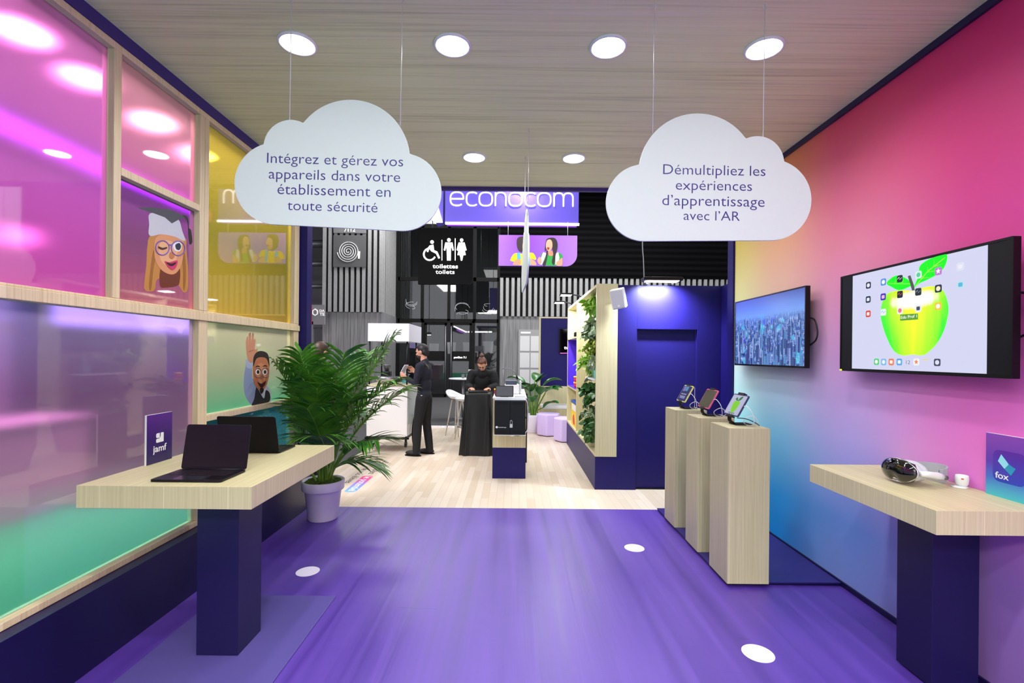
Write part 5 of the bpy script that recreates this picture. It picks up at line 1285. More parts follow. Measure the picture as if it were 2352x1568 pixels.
obj('border', MB().prism(fr, [(-1.6, -0.1), (1.2, -0.1), (1.2, 0.19), (-1.6, 0.19)], 0.0005, 0.001), M_WHITE, t)
obj('lettering', text_mb(fr, 'le potentiel de vos \u00e9l\u00e8ves', -0.3, -0.02, width=1.9, n0=0.0012, depth=0.0004), mat('floor_pink', (226, 120, 140), 0.6), t)

# ================================================================== THE HALL BEHIND
BY = 18.0
def slats(x0, x1, y, z0, z1, pitch, w, d=0.08):
    mb = MB(); x = x0
    while x < x1 - w * 0.5: mb.box(x, min(x + w, x1), y - d, y, z0, z1); x += pitch
    return mb
# right: slatted band over grey boards, black ribbed wall above
def boards_mat():
    k = NT('grey_board_wall'); x, y, z = k.pos()
    u = k.math('ADD', x, y); fr_ = k.math('FRACT', k.math('DIVIDE', u, 0.24)); ln = k.math('LESS_THAN', fr_, 0.035)
    g = k.noise(k.comb(k.math('MULTIPLY', u, 16), k.math('MULTIPLY', z, 0.7), 0.0), 1.0, 5)
    cell = k.n('TexWhiteNoise', noise_dimensions='1D'); k.l(k.math('FLOOR', k.math('DIVIDE', u, 0.24)), cell.inputs['W'])
    c = k.ramp(g, [(0.3, srgb(104, 104, 105)), (0.7, srgb(150, 150, 151))]); c = k.mix(k.math('MULTIPLY', cell.outputs[0], 0.25), c, srgb(96, 96, 97)); c = k.mix(k.math('MULTIPLY', ln, 0.7), c, srgb(60, 60, 60))
    k.l(c, k.b.inputs['Base Color']); k.b.inputs['Roughness'].default_value = 0.7; return k.m
M_BOARD = boards_mat()
def ribbed_mat():
    k = NT('black_ribbed_metal'); x, y, z = k.pos()
    w_ = k.math('SINE', k.math('MULTIPLY', z, 2 * PI / 0.22)); c = k.ramp(k.math('ADD', k.math('MULTIPLY', w_, 0.5), 0.5), [(0.0, srgb(4, 4, 5)), (1.0, srgb(15, 15, 17))])
    k.l(c, k.b.inputs['Base Color']); k.b.inputs['Roughness'].default_value = 0.85; k.b.inputs['Specular IOR Level'].default_value = 0.05; k.bump(w_, 0.4, 0.03); return k.m
struct('wall_hall_back', MB().box(-0.5, 14, BY, BY + 0.2, -0.02, 3.05), M_BOARD)
struct('wall_hall_slats', slats(-0.5, 14, BY, 3.05, 4.5, 0.212, 0.115), M_SLAT)
struct('wall_hall_slat_backing', box1(-0.5, 14, BY, BY + 0.2, 3.05, 4.5), M_VOID)
struct('wall_hall_upper', box1(-0.5, 14, BY - 0.1, BY + 0.2, 4.5, 8.4), ribbed_mat())
# glazed entrance
struct('wall_hall_dark', box1(-8.5, -0.5, BY + 4.0, BY + 4.1, -0.02, 8.4), mat('entrance_dark', (92, 92, 93), 0.8))
struct('floor_entrance', box1(-8.5, -0.5, 19, BY + 4.0, -0.04, -0.02), mat('entrance_floor', (84, 84, 85), 0.5))
fm = MB()
def vx(sx): return (sx - VX) / FPX * BY
for sx in (914, 969, 1030, 1089, 1144): fm.box(vx(sx) - 0.055, vx(sx) + 0.055, BY - 0.05, BY + 0.05, 2.86, 8.4)
for sx in (914, 971, 1087, 1144): fm.box(vx(sx) - 0.055, vx(sx) + 0.055, BY - 0.05, BY + 0.05, -0.02, 2.86)
for z in (2.86, 4.42, 6.4): fm.box(vx(914), vx(1144), BY - 0.05, BY + 0.05, z - 0.07, z + 0.07)
struct('window_8', fm, M_BLACKM)
def dark_glass():
    k = NT('dark_glass'); tr = k.n('BsdfTransparent'); tr.inputs[0].default_value = (0.62, 0.63, 0.64, 1); gl = k.n('BsdfGlossy'); gl.inputs['Roughness'].default_value = 0.02
    lw = k.n('LayerWeight'); lw.inputs[0].default_value = 0.25; m = k.n('MixShader'); k.l(k.math('ADD', k.math('MULTIPLY', lw.outputs['Fresnel'], 0.8), 0.05), m.inputs[0])
    k.l(tr.outputs[0], m.inputs[1]); k.l(gl.outputs[0], m.inputs[2]); k.l(m.outputs[0], k.out.inputs['Surface']); return k.m
M_DGLASS = dark_glass()
struct('window_10', box1(vx(918), vx(968), BY - 0.012, BY, 0, 2.8), M_DGLASS); struct('window_11', box1(vx(1091), vx(1141), BY - 0.012, BY, 0, 2.8), M_DGLASS)
struct('window_9', box1(vx(914), vx(1144), BY - 0.012, BY + 0.0, 2.93, 8.3), M_DGLASS)
dr = None
for i, (a, b) in enumerate(((972, 1029), (1031, 1086))):
    t = thing('door_%d' % (i + 2), None, None, ((vx(a) + vx(b)) / 2, BY, 0)); t['kind'] = 'structure'
    x0, x1 = vx(a) + 0.05, vx(b) - 0.05
    obj('door_leaf', MB().box(x0, x0 + 0.08, BY - 0.03, BY + 0.03, 0, 2.78).box(x1 - 0.08, x1, BY - 0.03, BY + 0.03, 0, 2.78).box(x0, x1, BY - 0.03, BY + 0.03, 0, 0.12).box(x0, x1, BY - 0.03, BY + 0.03, 2.7, 2.78), M_BLACKM, t)
    obj('pane', box1(x0 + 0.08, x1 - 0.08, BY - 0.008, BY, 0.12, 2.7), M_DGLASS, t)
    obj('dark_band', box1(x0 + 0.08, x1 - 0.08, BY - 0.014, BY - 0.009, 1.35, 1.72), M_BLACKM, t)
    hx = x1 - 0.04 if i == 0 else x0 + 0.04
    obj('door_handle', MB().tube([(hx, BY - 0.07, 0.1), (hx, BY - 0.07, 2.65)], 0.022, 8), M_GREYM, t)
    if i: obj('lettering', text_mb(Fr((0, BY - 0.016, 0), (1, 0, 0), (0, 0, 1)), 'pavillon 7.1', vx(1057), 1.46, width=0.46, n0=0, depth=0.004, off=0.015), M_SIGNW, t)
# lights and lampshades in the entrance behind the glass
for i, (sx, sy, w_, lb) in enumerate([(997, 802, 22, 'pale grey lampshade behind the hall door, next to the man'), (1037, 799, 20, 'pale grey lampshade behind the hall door, above the pavilion lettering'), (1073, 799, 20, 'pale grey lampshade behind the hall door, by the door post'), (1121, 797, 24, 'pale grey lampshade behind the glass right of the hall doors')]):
    p = atY(sx, sy, BY + 1.2); hw = w_ / 2 / FPX * (BY + 1.2)
    t = thing('lampshade', lb, 'lampshade', p, 'lampshades behind the hall doors')
    obj('shade', MB().lathe([(hw * 0.8, -0.22), (hw * 0.84, -0.23), (hw, 0.22), (hw * 0.96, 0.23)], p, 24), mat('shade_glow', (150, 150, 152), 0.6, emit=0.35), t)
    obj('cord', MB().tube([p + Vector((0, 0, 0.2)), (p.x, p.y, 8.39)], 0.01, 6), M_BLACKM, t)
t = thing('light_line', 'angled white light line behind the hall doors', 'light', atY(1060, 756, BY + 1.5))
obj('tube', MB().tube([atY(1042, 749, BY + 1.5), atY(1070, 762, BY + 1.5), atY(1130, 762, BY + 1.5)], 0.03, 6), M_SIGNW, t)
obj('wire', MB().tube([atY(1042, 749, BY + 1.5), (atY(1042, 749, BY + 1.5).x, BY + 1.5, 8.39)], 0.008, 6), M_BLACKM, t)
rnd = random.Random(11)  # glowing curls added behind the glass, imitating lights reflected in it
for i, (sx, sy, lb) in enumerate([(945, 690, 'bright tangle standing in for lights reflected in the upper glass, first pane'), (1062, 705, 'bright curl standing in for lights reflected in the upper glass, third pane'), (1122, 700, 'bright loop standing in for lights reflected in the upper glass, last pane')]):
    p = atY(sx, sy, BY + 0.7); t = thing('reflection_curl', lb, 'light', p, 'glowing stand-ins for reflections in the entrance glass')
    for k in range(4):
        a0 = rnd.uniform(0, 6.28); r0 = rnd.uniform(0.12, 0.3); e0 = rnd.uniform(0.3, 0.8)
        pts = [p + Vector((r0 * math.cos(a0 + q_ * 0.4), 0.05 * math.sin(q_), r0 * e0 * math.sin(a0 + q_ * 0.4) - 0.09 * k)) for q_ in range(9)]
        obj('reflection_line', MB().tube(curve3(pts, 4), 0.008, 5), mat('reflection_glow', (235, 235, 235), 0.5, emit=0.8), t)
    obj('hanger', MB().tube([p, (p.x, p.y, 8.39)], 0.008, 6), M_BLACKM, t)
# left column with hose sign
CYL = 16.0
def cx(sx, Y=CYL): return (sx - VX) / FPX * Y
struct('column_hall', MB().box(cx(740), cx(881), CYL, CYL + 0.2, -0.02, 2.98), M_BOARD)
struct('column_hall_slat_backing', box1(cx(741), cx(880), CYL, CYL + 0.2, 2.98, 8.4), M_VOID)
struct('column_hall_slats', slats(cx(741), cx(880), CYL, 2.98, 8.4, 0.188, 0.105), M_SLAT)
sd = MB(); fr = Fr((cx(881), CYL, 0), (cx(912, BY) - cx(881) - 0.05, BY - CYL, 0), (0, 0, 1)); ln_ = math.hypot(cx(912, BY) - cx(881), BY - CYL)
sd.prism(fr, [(0, -0.02), (ln_, -0.02), (ln_, 2.98), (0, 2.98)], -0.1, 0.0)
struct('column_hall_side', sd, M_BOARD)
sd = MB()
for i in range(8): sd.prism(fr, [(i * ln_ / 8, 2.98), (i * ln_ / 8 + ln_ / 14, 2.98), (i * ln_ / 8 + ln_ / 14, 7.0), (i * ln_ / 8, 7.0)], -0.09, 0.0)
struct('column_hall_side_slats', sd, M_SLAT)
struct('column_hall_side_backing', MB().prism(fr, [(0, 2.98), (ln_, 2.98), (ln_, 8.4), (0, 8.4)], -0.16, -0.1), M_VOID)
t = thing('wall_sign', 'grey wall sign with a white coiled hose symbol and the number 7112', 'sign', atY(802, 615, CYL - 0.12))
fr = Fr((0, CYL - 0.12, 0), (1, 0, 0), (0, 0, 1)); q = [fr.on(a, b) for a, b in ((765, 613), (840, 613), (840, 500), (765, 500))]
obj('plate', MB().prism(fr, [q[0], q[1], (q[1][0], fr.on(800, 540)[1]), (q[0][0], fr.on(800, 540)[1])], -0.04, 0), mat('plate_grey', (84, 84, 85), 0.6), t)
obj('number_plate', MB().prism(fr, [(q[0][0], fr.on(800, 535)[1]), (q[1][0], fr.on(800, 535)[1]), q[2], q[3]], -0.04, 0), mat('plate_light_grey', (112, 112, 113), 0.6), t)
c = fr.on(800, 577); pts = []
for i in range(120):
    a = i / 119 * 4.4 * 2 * PI + 0.5; r_ = 0.03 + 0.33 * i / 119; pts.append(fr.p(c[0] + r_ * math.cos(-a), c[1] + r_ * math.sin(-a), 0.012))
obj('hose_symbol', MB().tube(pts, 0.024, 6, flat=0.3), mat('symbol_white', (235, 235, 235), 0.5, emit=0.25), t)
a, b = fr.on(825, 580), fr.on(825, 594)
obj('nozzle_symbol', MB().prism(fr, [(a[0] - 0.03, b[1]), (a[0] + 0.02, b[1]), (a[0] + 0.035, a[1] + 0.04), (a[0] - 0.035, a[1] + 0.04)], 0.0, 0.02), mat('symbol_white'), t)
n_ = fr.on(803, 532); obj('lettering', text_mb(fr, '7112', n_[0], n_[1], width=0.37, n0=0.0, depth=0.01, off=0.01), mat('symbol_white'), t)
# distance left of the column
struct('wall_hall_far', box1(-14, cx(741), 18.8, 19.0, -0.02, 8.4), mat('far_grey', (118, 118, 120), 0.9))
for i, (z, r_) in enumerate([(7.6, 0.35), (5.4, 0.14), (4.7, 0.1), (3.9, 0.08)]):
    o = obj('ventilation_duct', MB().tube([(-9.2, 17.0, z), (-6.1, 17.0, z + 0.1)], r_, 14), M_GREYM)
    tag(o, ['fat ventilation duct high in the far hall beside the column', 'thin pipe in the far hall below the fat duct', 'thin pipe in the far hall, third from the top', 'lowest thin pipe in the far hall beside the column'][i], 'duct')
t = thing('stand_sign', 'grey stand sign with a white hexagon, in the gap beside the slatted column', 'sign', atY(729, 745, 15.2))
fr = Fr((0, 15.2, 0), (1, 0, 0), (0, 0, 1)); a, b = fr.on(712, 745), fr.on(746, 700)
obj('panel', MB().prism(fr, [a, (b[0], a[1]), b, (a[0], b[1])], -0.05, 0), mat('stand_grey', (128, 128, 130), 0.6), t)
obj('red_edge', MB().prism(fr, [(a[0], a[1]), (a[0] + 0.06, a[1]), (a[0] + 0.06, b[1]), (a[0], b[1])], 0.0, 0.01), mat('stand_red', (226, 40, 40), 0.5), t)
h_ = fr.on(724, 717); hx_ = [fr.p(h_[0] + 0.085 * math.cos(PI / 6 + PI / 3 * i), h_[1] + 0.1 * math.sin(PI / 6 + PI / 3 * i), 0.01) for i in range(6)]
obj('hexagon', MB().tube(hx_, 0.018, 6, closed=True), mat('symbol_white'), t)
for tx, sy in (('DA', 716), ('TE', 724.5)):
    u = fr.on(734, sy); obj('lettering', text_mb(fr, tx, u[0], u[1], width=0.16, align='L', n0=0.001, depth=0.006, off=0.03), mat('symbol_white'), t)
u = fr.on(728, 755); obj('lettering', text_mb(fr, 'START-UP', u[0], u[1], width=0.34, n0=-0.02, depth=0.006), M_BLACKM, t)
obj('post', MB().box(a[0] + 0.02, a[0] + 0.1, 15.2, 15.28, 0, a[1] + 0.1), M_GREYM, t)
# directory board
t = thing('directory_board', 'pale grey directory board with rows of text on the hall boards, behind the big-leaved plant', 'board', (0.55, BY - 0.06, 1.2))
fr = Fr((0, BY - 0.055, 0), (1, 0, 0), (0, 0, 1)); a, b = fr.on(1190, 880), fr.on(1241, 757)
obj('panel', MB().prism(fr, [a, (b[0], a[1]), b, (a[0], b[1])], -0.05, 0), mat('board_grey', (150, 150, 150), 0.6), t)
for i in range(2):
    for j in range(3):
        u0_ = a[0] + 0.06 + i * 0.4; v1_ = b[1] - 0.24 - j * 0.63
        s_ = obj('row_block', MB().prism(fr, [(u0_, v1_ - 0.56), (u0_ + 0.36, v1_ - 0.56), (u0_ + 0.36, v1_), (u0_, v1_)], 0.0, 0.008), mat('board_pale', (206, 206, 206), 0.6), t)
        m = MB()
        for r_ in range(6): m.box(u0_ + 0.03, u0_ + 0.03 + rnd.uniform(0.15, 0.3), BY - 0.05 - 0.012, BY - 0.05 - 0.008, v1_ - 0.06 - r_ * 0.085, v1_ - 0.045 - r_ * 0.085)
        obj('text_lines', m, M_GREYM, s_)
obj('lettering', text_mb(fr, 'hall 7', a[0] + 0.08, b[1] - 0.15, width=0.3, align='L', n0=0.0, depth=0.006, off=0.01) if False else MB().prism(fr, [(a[0] + 0.08, b[1] - 0.15), (a[0] + 0.45, b[1] - 0.15), (a[0] + 0.45, b[1] - 0.08), (a[0] + 0.08, b[1] - 0.08)], 0, 0.006), M_WHITE, t)['label'] = 'white title strip'
# hanging cable over the cabin
o = obj('hanging_cable', MB().tube(curve3([(4.4, 16.4, 8.39), (4.4, 16.4, 5.6), (4.44, 16.4, 4.9), (4.47, 16.4, 4.1), (4.47, 16.4, 3.2)]), 0.02, 6), M_GREYM); tag(o, 'thin grey cable hanging before the black ribbed hall wall', 'cable')
# toilets lightbox
TY = 13.5
t = thing('hanging_sign', 'black lit toilets sign with three white figures, hung over the hall doors', 'sign', atY(1023, 588, TY))
fr = Fr((0, TY, 0), (1, 0, 0), (0, 0, 1)); a, b = fr.on(960, 652), fr.on(1087, 525)
obj('box', MB().prism(fr, rrect(a[0], b[0], a[1], b[1], 0.16, corners=(0, 1, 0, 1)), -0.14, 0.0), mat('sign_black', (5, 5, 6), 0.6, spec=0.2), t)
for k in (0.25, 0.75): obj('suspension_rod', MB().tube([(a[0] + (b[0] - a[0]) * k, TY + 0.07, b[1] - 0.02), (a[0] + (b[0] - a[0]) * k, TY + 0.07, 8.39)], 0.014, 6), M_GREYM, t)
def ip(name, mb): return obj(name, mb, M_SIGNW, t)
def qd(pts): return [fr.on(x, y) for x, y in pts]
def zs(x, y): return (940 + x / 5.113, 420 + y / 5.113)      # reading aid for the symbol outlines
def sym(pts, n1=0.012): return MB().prism(fr, qd([zs(*p) for p in pts]), 0.001, n1)
def dsc(x, y, r_): u = fr.on(*zs(x, y)); return MB().prism(fr, disc(u[0], u[1], r_ / 5.113 / FPX * TY, n=20), 0.001, 0.012)
ip('man_head', dsc(466, 670, 21)); ip('woman_head', dsc(615, 672, 20)); ip('chair_user_head', dsc(268, 694, 21))
ip('man_symbol', sym([(424, 700), (508, 700), (524, 790), (510, 796), (494, 740), (490, 780), (488, 910), (470, 912), (466, 820), (462, 912), (444, 910), (440, 780), (438, 740), (422, 796), (406, 790)]))
ip('woman_symbol', sym([(580, 700), (650, 700), (674, 788), (660, 796), (640, 734), (664, 846), (634, 850), (622, 912), (606, 912), (596, 850), (566, 846), (590, 734), (572, 796), (556, 788)]))
ip('divider_line', sym([(380, 670), (388, 670), (388, 910), (380, 910)])); ip('divider_line', sym([(536, 652), (544, 652), (544, 910), (536, 910)]))
u = fr.on(*zs(240, 838)); ip('wheel_symbol', MB().tube([fr.p(u[0] + 0.165 * math.cos(w_), u[1] + 0.165 * math.sin(w_), 0.01) for w_ in [R(60) + R(275) * i / 30 for i in range(31)]], 0.022, 6))
ip('chair_user_symbol', sym([(240, 735), (284, 725), (292, 790), (330, 806), (362, 880), (344, 890), (314, 830), (256, 800), (236, 770), (222, 812), (206, 808), (214, 768)]))
for tx, x0_, x1_, y in (('toilettes', 275, 572, 1000), ('toilets', 310, 532, 1066)):
    p0, p1 = fr.on(*zs(x0_, y)), fr.on(*zs(x1_, y)); ip('lettering', text_mb(fr, tx, (p0[0] + p1[0]) / 2, p0[1], width=p1[0] - p0[0], n0=0.001, depth=0.008, off=0.01 if y < 1010 else 0.002, sx=1.3))
# purple booth sign with the white lettering
EY = 9.15
t = thing('hanging_fascia_sign', 'purple fascia sign with thin white lettering and a violet light edge, hung over the lounge', 'sign', (0.0, EY, 4.05))
fr = Fr((0, EY, 0), (1, 0, 0), (0, 0, 1)); x0_, x1_ = fr.on(1022, 500)[0], fr.on(1329, 500)[0]
zb = fr.on(1180, 512)[1] - 0.0
M_FASC = mat('fascia_purple', (88, 72, 190), 0.4)
obj('box', box1(x0_, x1_, EY, EY + 0.3, zb, 5.3), M_FASC, t, 0.004)
obj('glowing_edge', MB().box(x0_ + 0.01, x1_ + 0.012, EY - 0.014, EY + 0.02, zb - 0.034, zb + 0.004), M_LEDW, t)
obj('violet_underside', box1(x0_ + 0.03, x1_ - 0.03, EY + 0.02, EY + 0.12, zb - 0.03, zb), mat('violet_edge', (150, 60, 240), 0.5, emit=0.9), t)
wing = MB(); a = [fr.on(1020, 506), fr.on(1004, 512), fr.on(988, 486), fr.on(1012, 430), fr.on(1021, 430)]
wing.prism(fr, [(p[0] - 0.02, p[1]) for p in a], -0.3, 0.0)
obj('wing', wing, M_FASC, t)
obj('wing_light', MB().prism(fr, qd([(1017, 511), (996, 511), (989, 494), (1005, 470)]), 0.001, 0.02), M_LEDW, t)
for q in (x0_ + 0.2, x1_ - 0.2): obj('suspension_rod', MB().tube([(q, EY + 0.15, 5.28), (q, EY + 0.15, 8.39)], 0.012, 6), M_GREYM, t)
def sup(cx_, cy_, rx, ry, a0, a1, n=26, e=2.7):
    out = []
    for i in range(n + 1):
        a = R(a0 + (a1 - a0) * i / n); c_, s_ = math.cos(a), math.sin(a)
        out.append((cx_ + rx * math.copysign(abs(c_) ** (2 / e), c_), cy_ + ry * math.copysign(abs(s_) ** (2 / e), s_)))
    return out
B0, B1 = fr.on(1034, 472), fr.on(1317, 472); XH = (fr.on(1050, 441)[1] - B0[1]) * 0.98
Wt = B1[0] - B0[0]; wl_ = {'e': 31, 'c': 24, 'o': 31, 'n': 26, 'm': 46}; gap = (283 - sum(wl_[c] for c in 'econocom')) / 7
pen = 0.0; sc_ = Wt / 283
for ch in 'econocom':
    w_ = wl_[ch]; X = lambda a: B0[0] + (pen + a * w_) * sc_; base = B0[1]
    Yv = lambda b: base + b * XH
    if ch == 'e': st = [[(0.03, 0.5), (0.97, 0.5)] + [(x, y) for x, y in sup(0.5, 0.5, 0.48, 0.5, 0, 312)]]
    elif ch == 'c': st = [sup(0.6, 0.5, 0.56, 0.5, 48, 312)]
    elif ch == 'o': st = [sup(0.5, 0.5, 0.48, 0.5, 0, 360)]
    elif ch == 'n': st = [[(0.04, 0.0), (0.04, 1.0)], [(0.04, 0.7)] + sup(0.5, 0.55, 0.46, 0.45, 170, 0, 14) + [(0.96, 0.0)]]
    else: st = [[(0.03, 0.0), (0.03, 1.0)], [(0.03, 0.7)] + sup(0.265, 0.55, 0.235, 0.45, 170, 0, 12) + [(0.5, 0.0)], [(0.5, 0.6)] + sup(0.735, 0.55, 0.235, 0.45, 170, 0, 12) + [(0.97, 0.0)]]
    mb = MB()
    for line in st: mb.tube([fr.p(X(x), Yv(y), 0.012) for x, y in line], 0.0135, 8)
    obj('letter_' + ch, mb, M_SIGNW, t); pen += w_ + gap
lamp_area('fascia_spot', (fr.on(1200, 430)[0], EY - 0.35, 5.1), 11, 0.12, rot=(R(28), 0, 0), col=(0.95, 0.93, 1), parent=t, spread=R(110))
obj('spot_head', MB().lathe([(0.05, 0.0), (0.07, 0.02), (0.06, 0.14), (0.02, 0.15)], (fr.on(1200, 430)[0], EY - 0.35, 5.12), 20).tube([(fr.on(1200, 430)[0], EY - 0.35, 5.24), (fr.on(1200, 430)[0], EY + 0.1, 5.24)], 0.012, 6), M_BLACK, t)
# printed banner with two pupils
t = thing('hanging_banner', 'violet banner with two laughing pupils wearing backpacks, hung below the fascia sign', 'banner', atY(1236, 575, 9.12))
fr = Fr((0, 9.12, 0), (1, 0, 0), (0, 0, 1)); a, b = fr.on(1145, 610), fr.on(1326, 541)
obj('board', MB().prism(fr, rrect(a[0], b[0], a[1], b[1], 0.22, 10, (0, 1, 0, 0)), -0.015, 0.0), grad_mat('banner_violet', [(0, (164, 104, 226)), (0.35, (126, 52, 214)), (0.6, (146, 84, 220)), (1, (178, 122, 226))], a[0], b[0], axis=0), t)
for sx in (1167, 1304): obj('string', MB().tube([fr.p(*fr.on(sx, 543), -0.007), fr.p(fr.on(sx, 543)[0], zb + 0.02, -0.007)], 0.004, 6), M_STRING, t)
LV = [0]
def bp(name, pts, col, k=4):
    q = qd([zs(*p) for p in (smooth_poly(pts, k) if k else pts)]); z_ = 0.0004 + LV[0] * 0.0005; LV[0] += 1
    return obj(name, MB().prism(fr, q, z_, z_ + 0.0006), mat('print_%d_%d_%d' % col, col, 0.5), t)
bp('yellow_shirt', [(1184, 912), (1220, 840), (1262, 822), (1330, 830), (1410, 818), (1460, 826), (1492, 890), (1470, 905), (1440, 890), (1430, 962), (1260, 962), (1240, 925)], (246, 206, 20), 2)
bp('pupil_arm', [(1214, 960), (1250, 905), (1290, 890), (1310, 920), (1300, 960)], (214, 150, 116), 2); bp('pupil_arm', [(1380, 905), (1410, 885), (1470, 912), (1495, 962), (1440, 964), (1400, 930)], (222, 160, 124), 2)
bp('blue_strap', [(1266, 822), (1300, 818), (1312, 890), (1300, 900), (1268, 890)], (76, 180, 214), 0); bp('blue_strap', [(1380, 812), (1414, 816), (1420, 962), (1392, 962), (1384, 890)], (76, 180, 214), 0)
bp('pupil_hair', [(1262, 720), (1266, 660), (1300, 632), (1360, 630), (1392, 650), (1396, 690), (1370, 800), (1310, 812), (1276, 780)], (52, 36, 42))
bp('pupil_face', [(1340, 690), (1380, 670), (1398, 690), (1408, 735), (1396, 770), (1388, 805), (1350, 812), (1330, 760)], (218, 158, 126)); bp('pupil_mouth', [(1382, 758), (1400, 752), (1396, 772), (1384, 776)], (150, 40, 44), 2)
bp('green_shirt', [(1545, 835), (1600, 830), (1640, 848), (1690, 850), (1740, 820), (1790, 836), (1800, 880), (1770, 905), (1745, 968), (1604, 968), (1590, 920), (1556, 900)], (40, 160, 66), 2)
bp('white_strap', [(1572, 812), (1612, 824), (1560, 960), (1534, 960), (1544, 890)], (226, 214, 236), 0); bp('white_strap', [(1716, 830), (1750, 812), (1764, 880), (1745, 960), (1716, 960)], (226, 214, 236), 0)
bp('pupil_arm', [(1506, 900), (1530, 866), (1548, 890), (1556, 930), (1530, 960), (1506, 925)], (222, 160, 128), 2); bp('pupil_arm', [(1730, 930), (1756, 910), (1790, 880), (1800, 900), (1794, 970), (1730, 970)], (222, 160, 128), 2)
bp('pupil_neck', [(1630, 790), (1680, 800), (1690, 850), (1660, 858), (1636, 846)], (206, 140, 110), 2)
bp('pupil_hair', [(1594, 800), (1600, 720), (1612, 664), (1650, 645), (1706, 648), (1736, 690), (1740, 760), (1718, 850), (1700, 960), (1674, 930), (1690, 830), (1660, 740)], (48, 32, 38))
bp('pupil_hair', [(1630, 800), (1622, 860), (1598, 968), (1566, 960), (1600, 880), (1612, 800)], (48, 32, 38))
bp('pupil_face', [(1604, 740), (1616, 680), (1650, 664), (1676, 690), (1680, 750), (1660, 790), (1636, 804), (1614, 780)], (226, 170, 140)); bp('pupil_mouth', [(1616, 762), (1640, 756), (1646, 772), (1630, 790)], (150, 40, 46), 2)
# standing table far in the hall with glasses
c = Vector((-1.26, 12.2, -0.02)); t = thing('standing_table', 'round white standing table in the hall behind the bar stools', 'table', c)
obj('tabletop', MB().lathe([(0.001, 0.99), (0.36, 0.99), (0.37, 1.0), (0.36, 1.02), (0.001, 1.02)], c, 32), M_WHITE, t); obj('column', MB().tube([c + Vector((0, 0, 0.01)), c + Vector((0, 0, 0.99))], 0.035, 12), M_GREYM, t); obj('foot', MB().lathe([(0.001, 0), (0.26, 0), (0.25, 0.02), (0.001, 0.025)], c, 28), M_GREYM, t)
for i, (dx_, dy_, lb) in enumerate([(0.0, -0.05, 'small clear glass on the standing table, beside the taller carafe'), (0.1, 0.08, 'small clear glass on the standing table, behind the others')]):
    o = obj('drinking_glass', MB().lathe([(0.001, 0), (0.035, 0), (0.04, 0.1), (0.037, 0.1), (0.032, 0.008), (0.001, 0.008)], c + Vector((dx_, dy_, 1.021)), 16), mat('clear_glass', (230, 232, 234), 0.05, trans=0.8)); tag(o, lb, 'glass', 'glasses on the standing table')
o = obj('carafe', MB().lathe([(0.001, 0), (0.06, 0), (0.07, 0.08), (0.04, 0.15), (0.045, 0.22), (0.04, 0.22), (0.001, 0.18)], c + Vector((0.18, -0.06, 1.021)), 20), M_WHITE); tag(o, 'white carafe on the round standing table', 'carafe')

# ================================================================== THE FOOD CART
t = thing('food_cart', 'white wheeled food cart with a boxy white canopy, at the edge of the pale floor', 'cart', (-2.02, 8.1, 0))
M_CART = mat('cart_white', (232, 231, 226), 0.4); M_CANO = mat('canopy_white', (232, 232, 242), 0.7)
A0, A1, B0_, B1_ = -2.36, -1.70, 7.75, 8.55
obj('body', box1(A0, A1, B0_, B1_, 0.265, 1.075), M_CART, t, 0.004)
obj('top_tray', MB().box(A0 - 0.02, A1 + 0.03, B0_ - 0.01, B1_ + 0.02, 1.075, 1.10), M_OAK, t)
obj('chassis', MB().tube([(A0 - 0.02, B0_ + 0.0, 0.235), (A1 + 0.03, B0_ + 0.0, 0.235)], 0.02, 8).tube([(A0, B1_, 0.235), (A1, B1_, 0.235)], 0.02, 8).box(A0, A0 + 0.03, B0_, B1_, 0.22, 0.265).box(A1 - 0.03, A1, B0_, B1_, 0.22, 0.265), M_BLACK, t)
obj('caster', MB().tube([(A1 - 0.03, B0_ + 0.05, 0.22), (A1 - 0.03, B0_ + 0.05, 0.15)], 0.02, 8).lathe([(0.001, -0.015), (0.05, -0.015), (0.055, 0), (0.05, 0.015), (0.001, 0.015)], (A1 - 0.03, B0_ + 0.05, 0.13), 20, M=Matrix.Rotation(R(90), 3, 'Y')), M_BLACK, t)
for x in (A0 - 0.045, A1 + 0.055):
    cw = Vector((x, 8.22, 0.29))
    ring = lambda r_: [cw + Vector((0, r_ * math.cos(2 * PI * i / 40), r_ * math.sin(2 * PI * i / 40))) for i in range(40)]
    wh = obj('wheel', MB().tube(ring(0.265), 0.024, 8, closed=True), mat('tyre_black', (18, 18, 18), 0.8), t)
    obj('rim', MB().tube(ring(0.235), 0.010, 8, closed=True), M_STEEL, wh)
    sp_ = MB()
    for i in range(18):
        a = 2 * PI * i / 18; sp_.tube([cw + Vector((0.012 if i % 2 else -0.012, 0.02 * math.cos(a + 0.9), 0.02 * math.sin(a + 0.9))), cw + Vector((0, 0.23 * math.cos(a), 0.23 * math.sin(a)))], 0.002, 5)
    obj('spokes', sp_, M_STEEL, wh); obj('hub', MB().tube([cw - Vector((0.03, 0, 0)), cw + Vector((0.03, 0, 0))], 0.022, 10), M_BLACK, wh)
for x, y in ((A0 + 0.03, B0_ + 0.04), (A1 - 0.02, B0_ + 0.04), (A0 + 0.03, B1_ - 0.04), (A1 - 0.02, B1_ - 0.04)):
    obj('canopy_post', MB().tube([(x, y, 1.09), (x, y, 1.84)], 0.013, 8), M_BLACK, t)
cn = MB(); ct_ = [(-2.34, 7.72), (-1.675, 7.72), (-1.675, 8.75), (-2.34, 8.75)]
